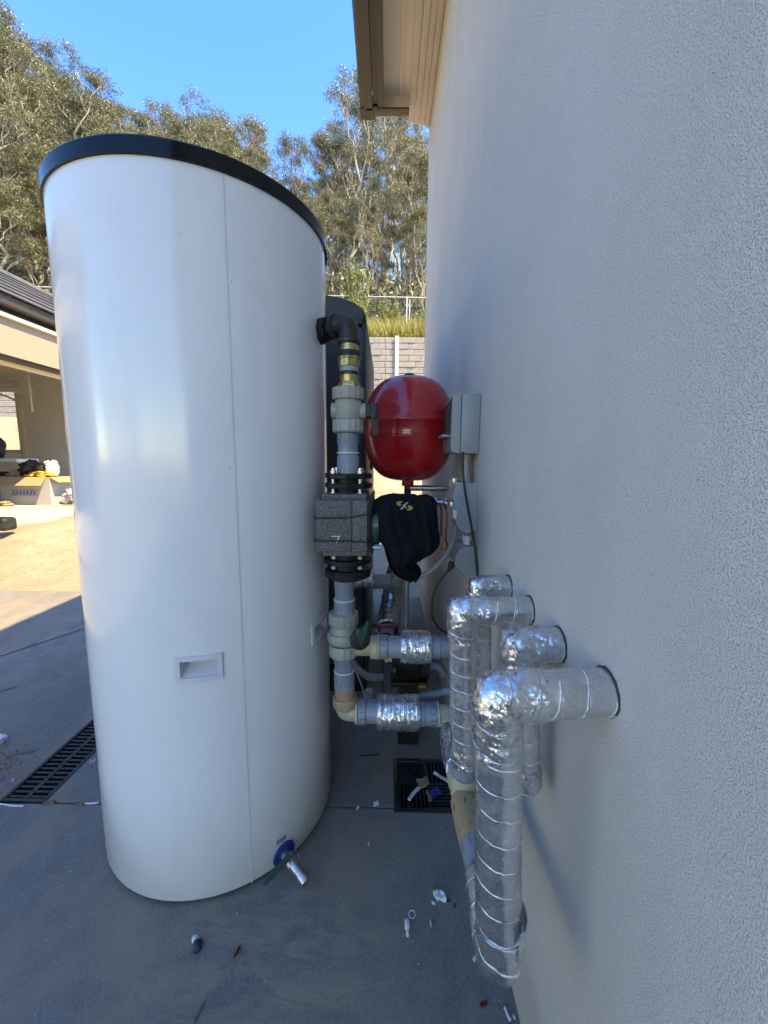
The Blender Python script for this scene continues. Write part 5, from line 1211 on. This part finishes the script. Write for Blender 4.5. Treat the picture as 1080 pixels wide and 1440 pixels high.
bit('pale_strip', 'thin white strip along the near end of the channel drain', 'strip', -1.20, 1.108, .10, .004, .002, -.06, M['markd'], 23, bend=1)
bit('pale_strip', 'short white strip in the joint right of the channel drain', 'strip', -.945, 1.117, .05, .004, .002, 0, M['markd'], 24, bend=.5)
bit('pebble', 'pale pebble between the channel drain and the tank', 'pebble', -1.065, 1.285, .018, .014, .008, .5, M['quartz'], 25)
bit('pebble', 'brown pebble in the joint at the drain corner', 'pebble', -1.075, 1.112, .030, .010, .007, .1, M['soilred'], 26)
bit('pebble', 'second brown pebble in the joint nearer the tank', 'pebble', -.975, 1.112, .022, .008, .006, -.1, M['soilred'], 27)
bit('pebble', 'small grey pebble left of the channel drain end', 'pebble', -1.275, 1.20, .010, .008, .006, .3, M['quartz'], 28)
bit('pebble', 'brown pebble on the slab by the tank silhouette', 'pebble', -1.255, 1.72, .016, .012, .008, .3, M['quartz'], 29)
bit('black_strip', 'thin black strip on the slab beneath the lower foil sleeve', 'strip', -.06, 1.34, .075, .004, .003, .1, M['black'], 30)
bit('white_scrap', 'white scrap at the far left edge on the slab', 'scrap', -1.50, 1.375, .05, .03, .02, 1.2, M['markd'], 31)
# loose red clay crumbs by the drain
q = bmesh.new(); rc = random.Random(11)
for _ in range(420):
    r = abs(rc.gauss(0, .10)); a = rc.uniform(0, 6.28); x = -1.42 + r * cos(a) * .8; y = 1.22 + r * sin(a)
    if -1.25 < x < -1.09: continue
    b_ = bmesh.new(); bmesh.ops.create_icosphere(b_, subdivisions=1, radius=rc.uniform(.0007, .0042)); bmesh.ops.translate(b_, verts=b_.verts, vec=(x, y, .001)); merge(q, b_)
o = obj('clay_crumbs', q, M['soilred']); o['kind'] = 'stuff'; o['label'] = 'scatter of red clay crumbs on the slab left of the channel drain'; o['category'] = 'soil'
q = bmesh.new()
for _ in range(420):
    x = rc.uniform(-1.6, .26); y = rc.uniform(.55, 3.0)
    if -1.26 < x < -1.08 and y < 1.95 or (x > .02 and 1.09 < y < 1.34): continue
    if (Vector((x, y, 0)) - TC).length < .345: continue
    b_ = bmesh.new(); bmesh.ops.create_icosphere(b_, subdivisions=1, radius=rc.uniform(.0006, .0022)); bmesh.ops.translate(b_, verts=b_.verts, vec=(x, y, .0006)); merge(q, b_)
o = obj('grit', q, M['quartz']); o['kind'] = 'stuff'; o['label'] = 'fine pale grit scattered over the concrete slab'; o['category'] = 'grit'
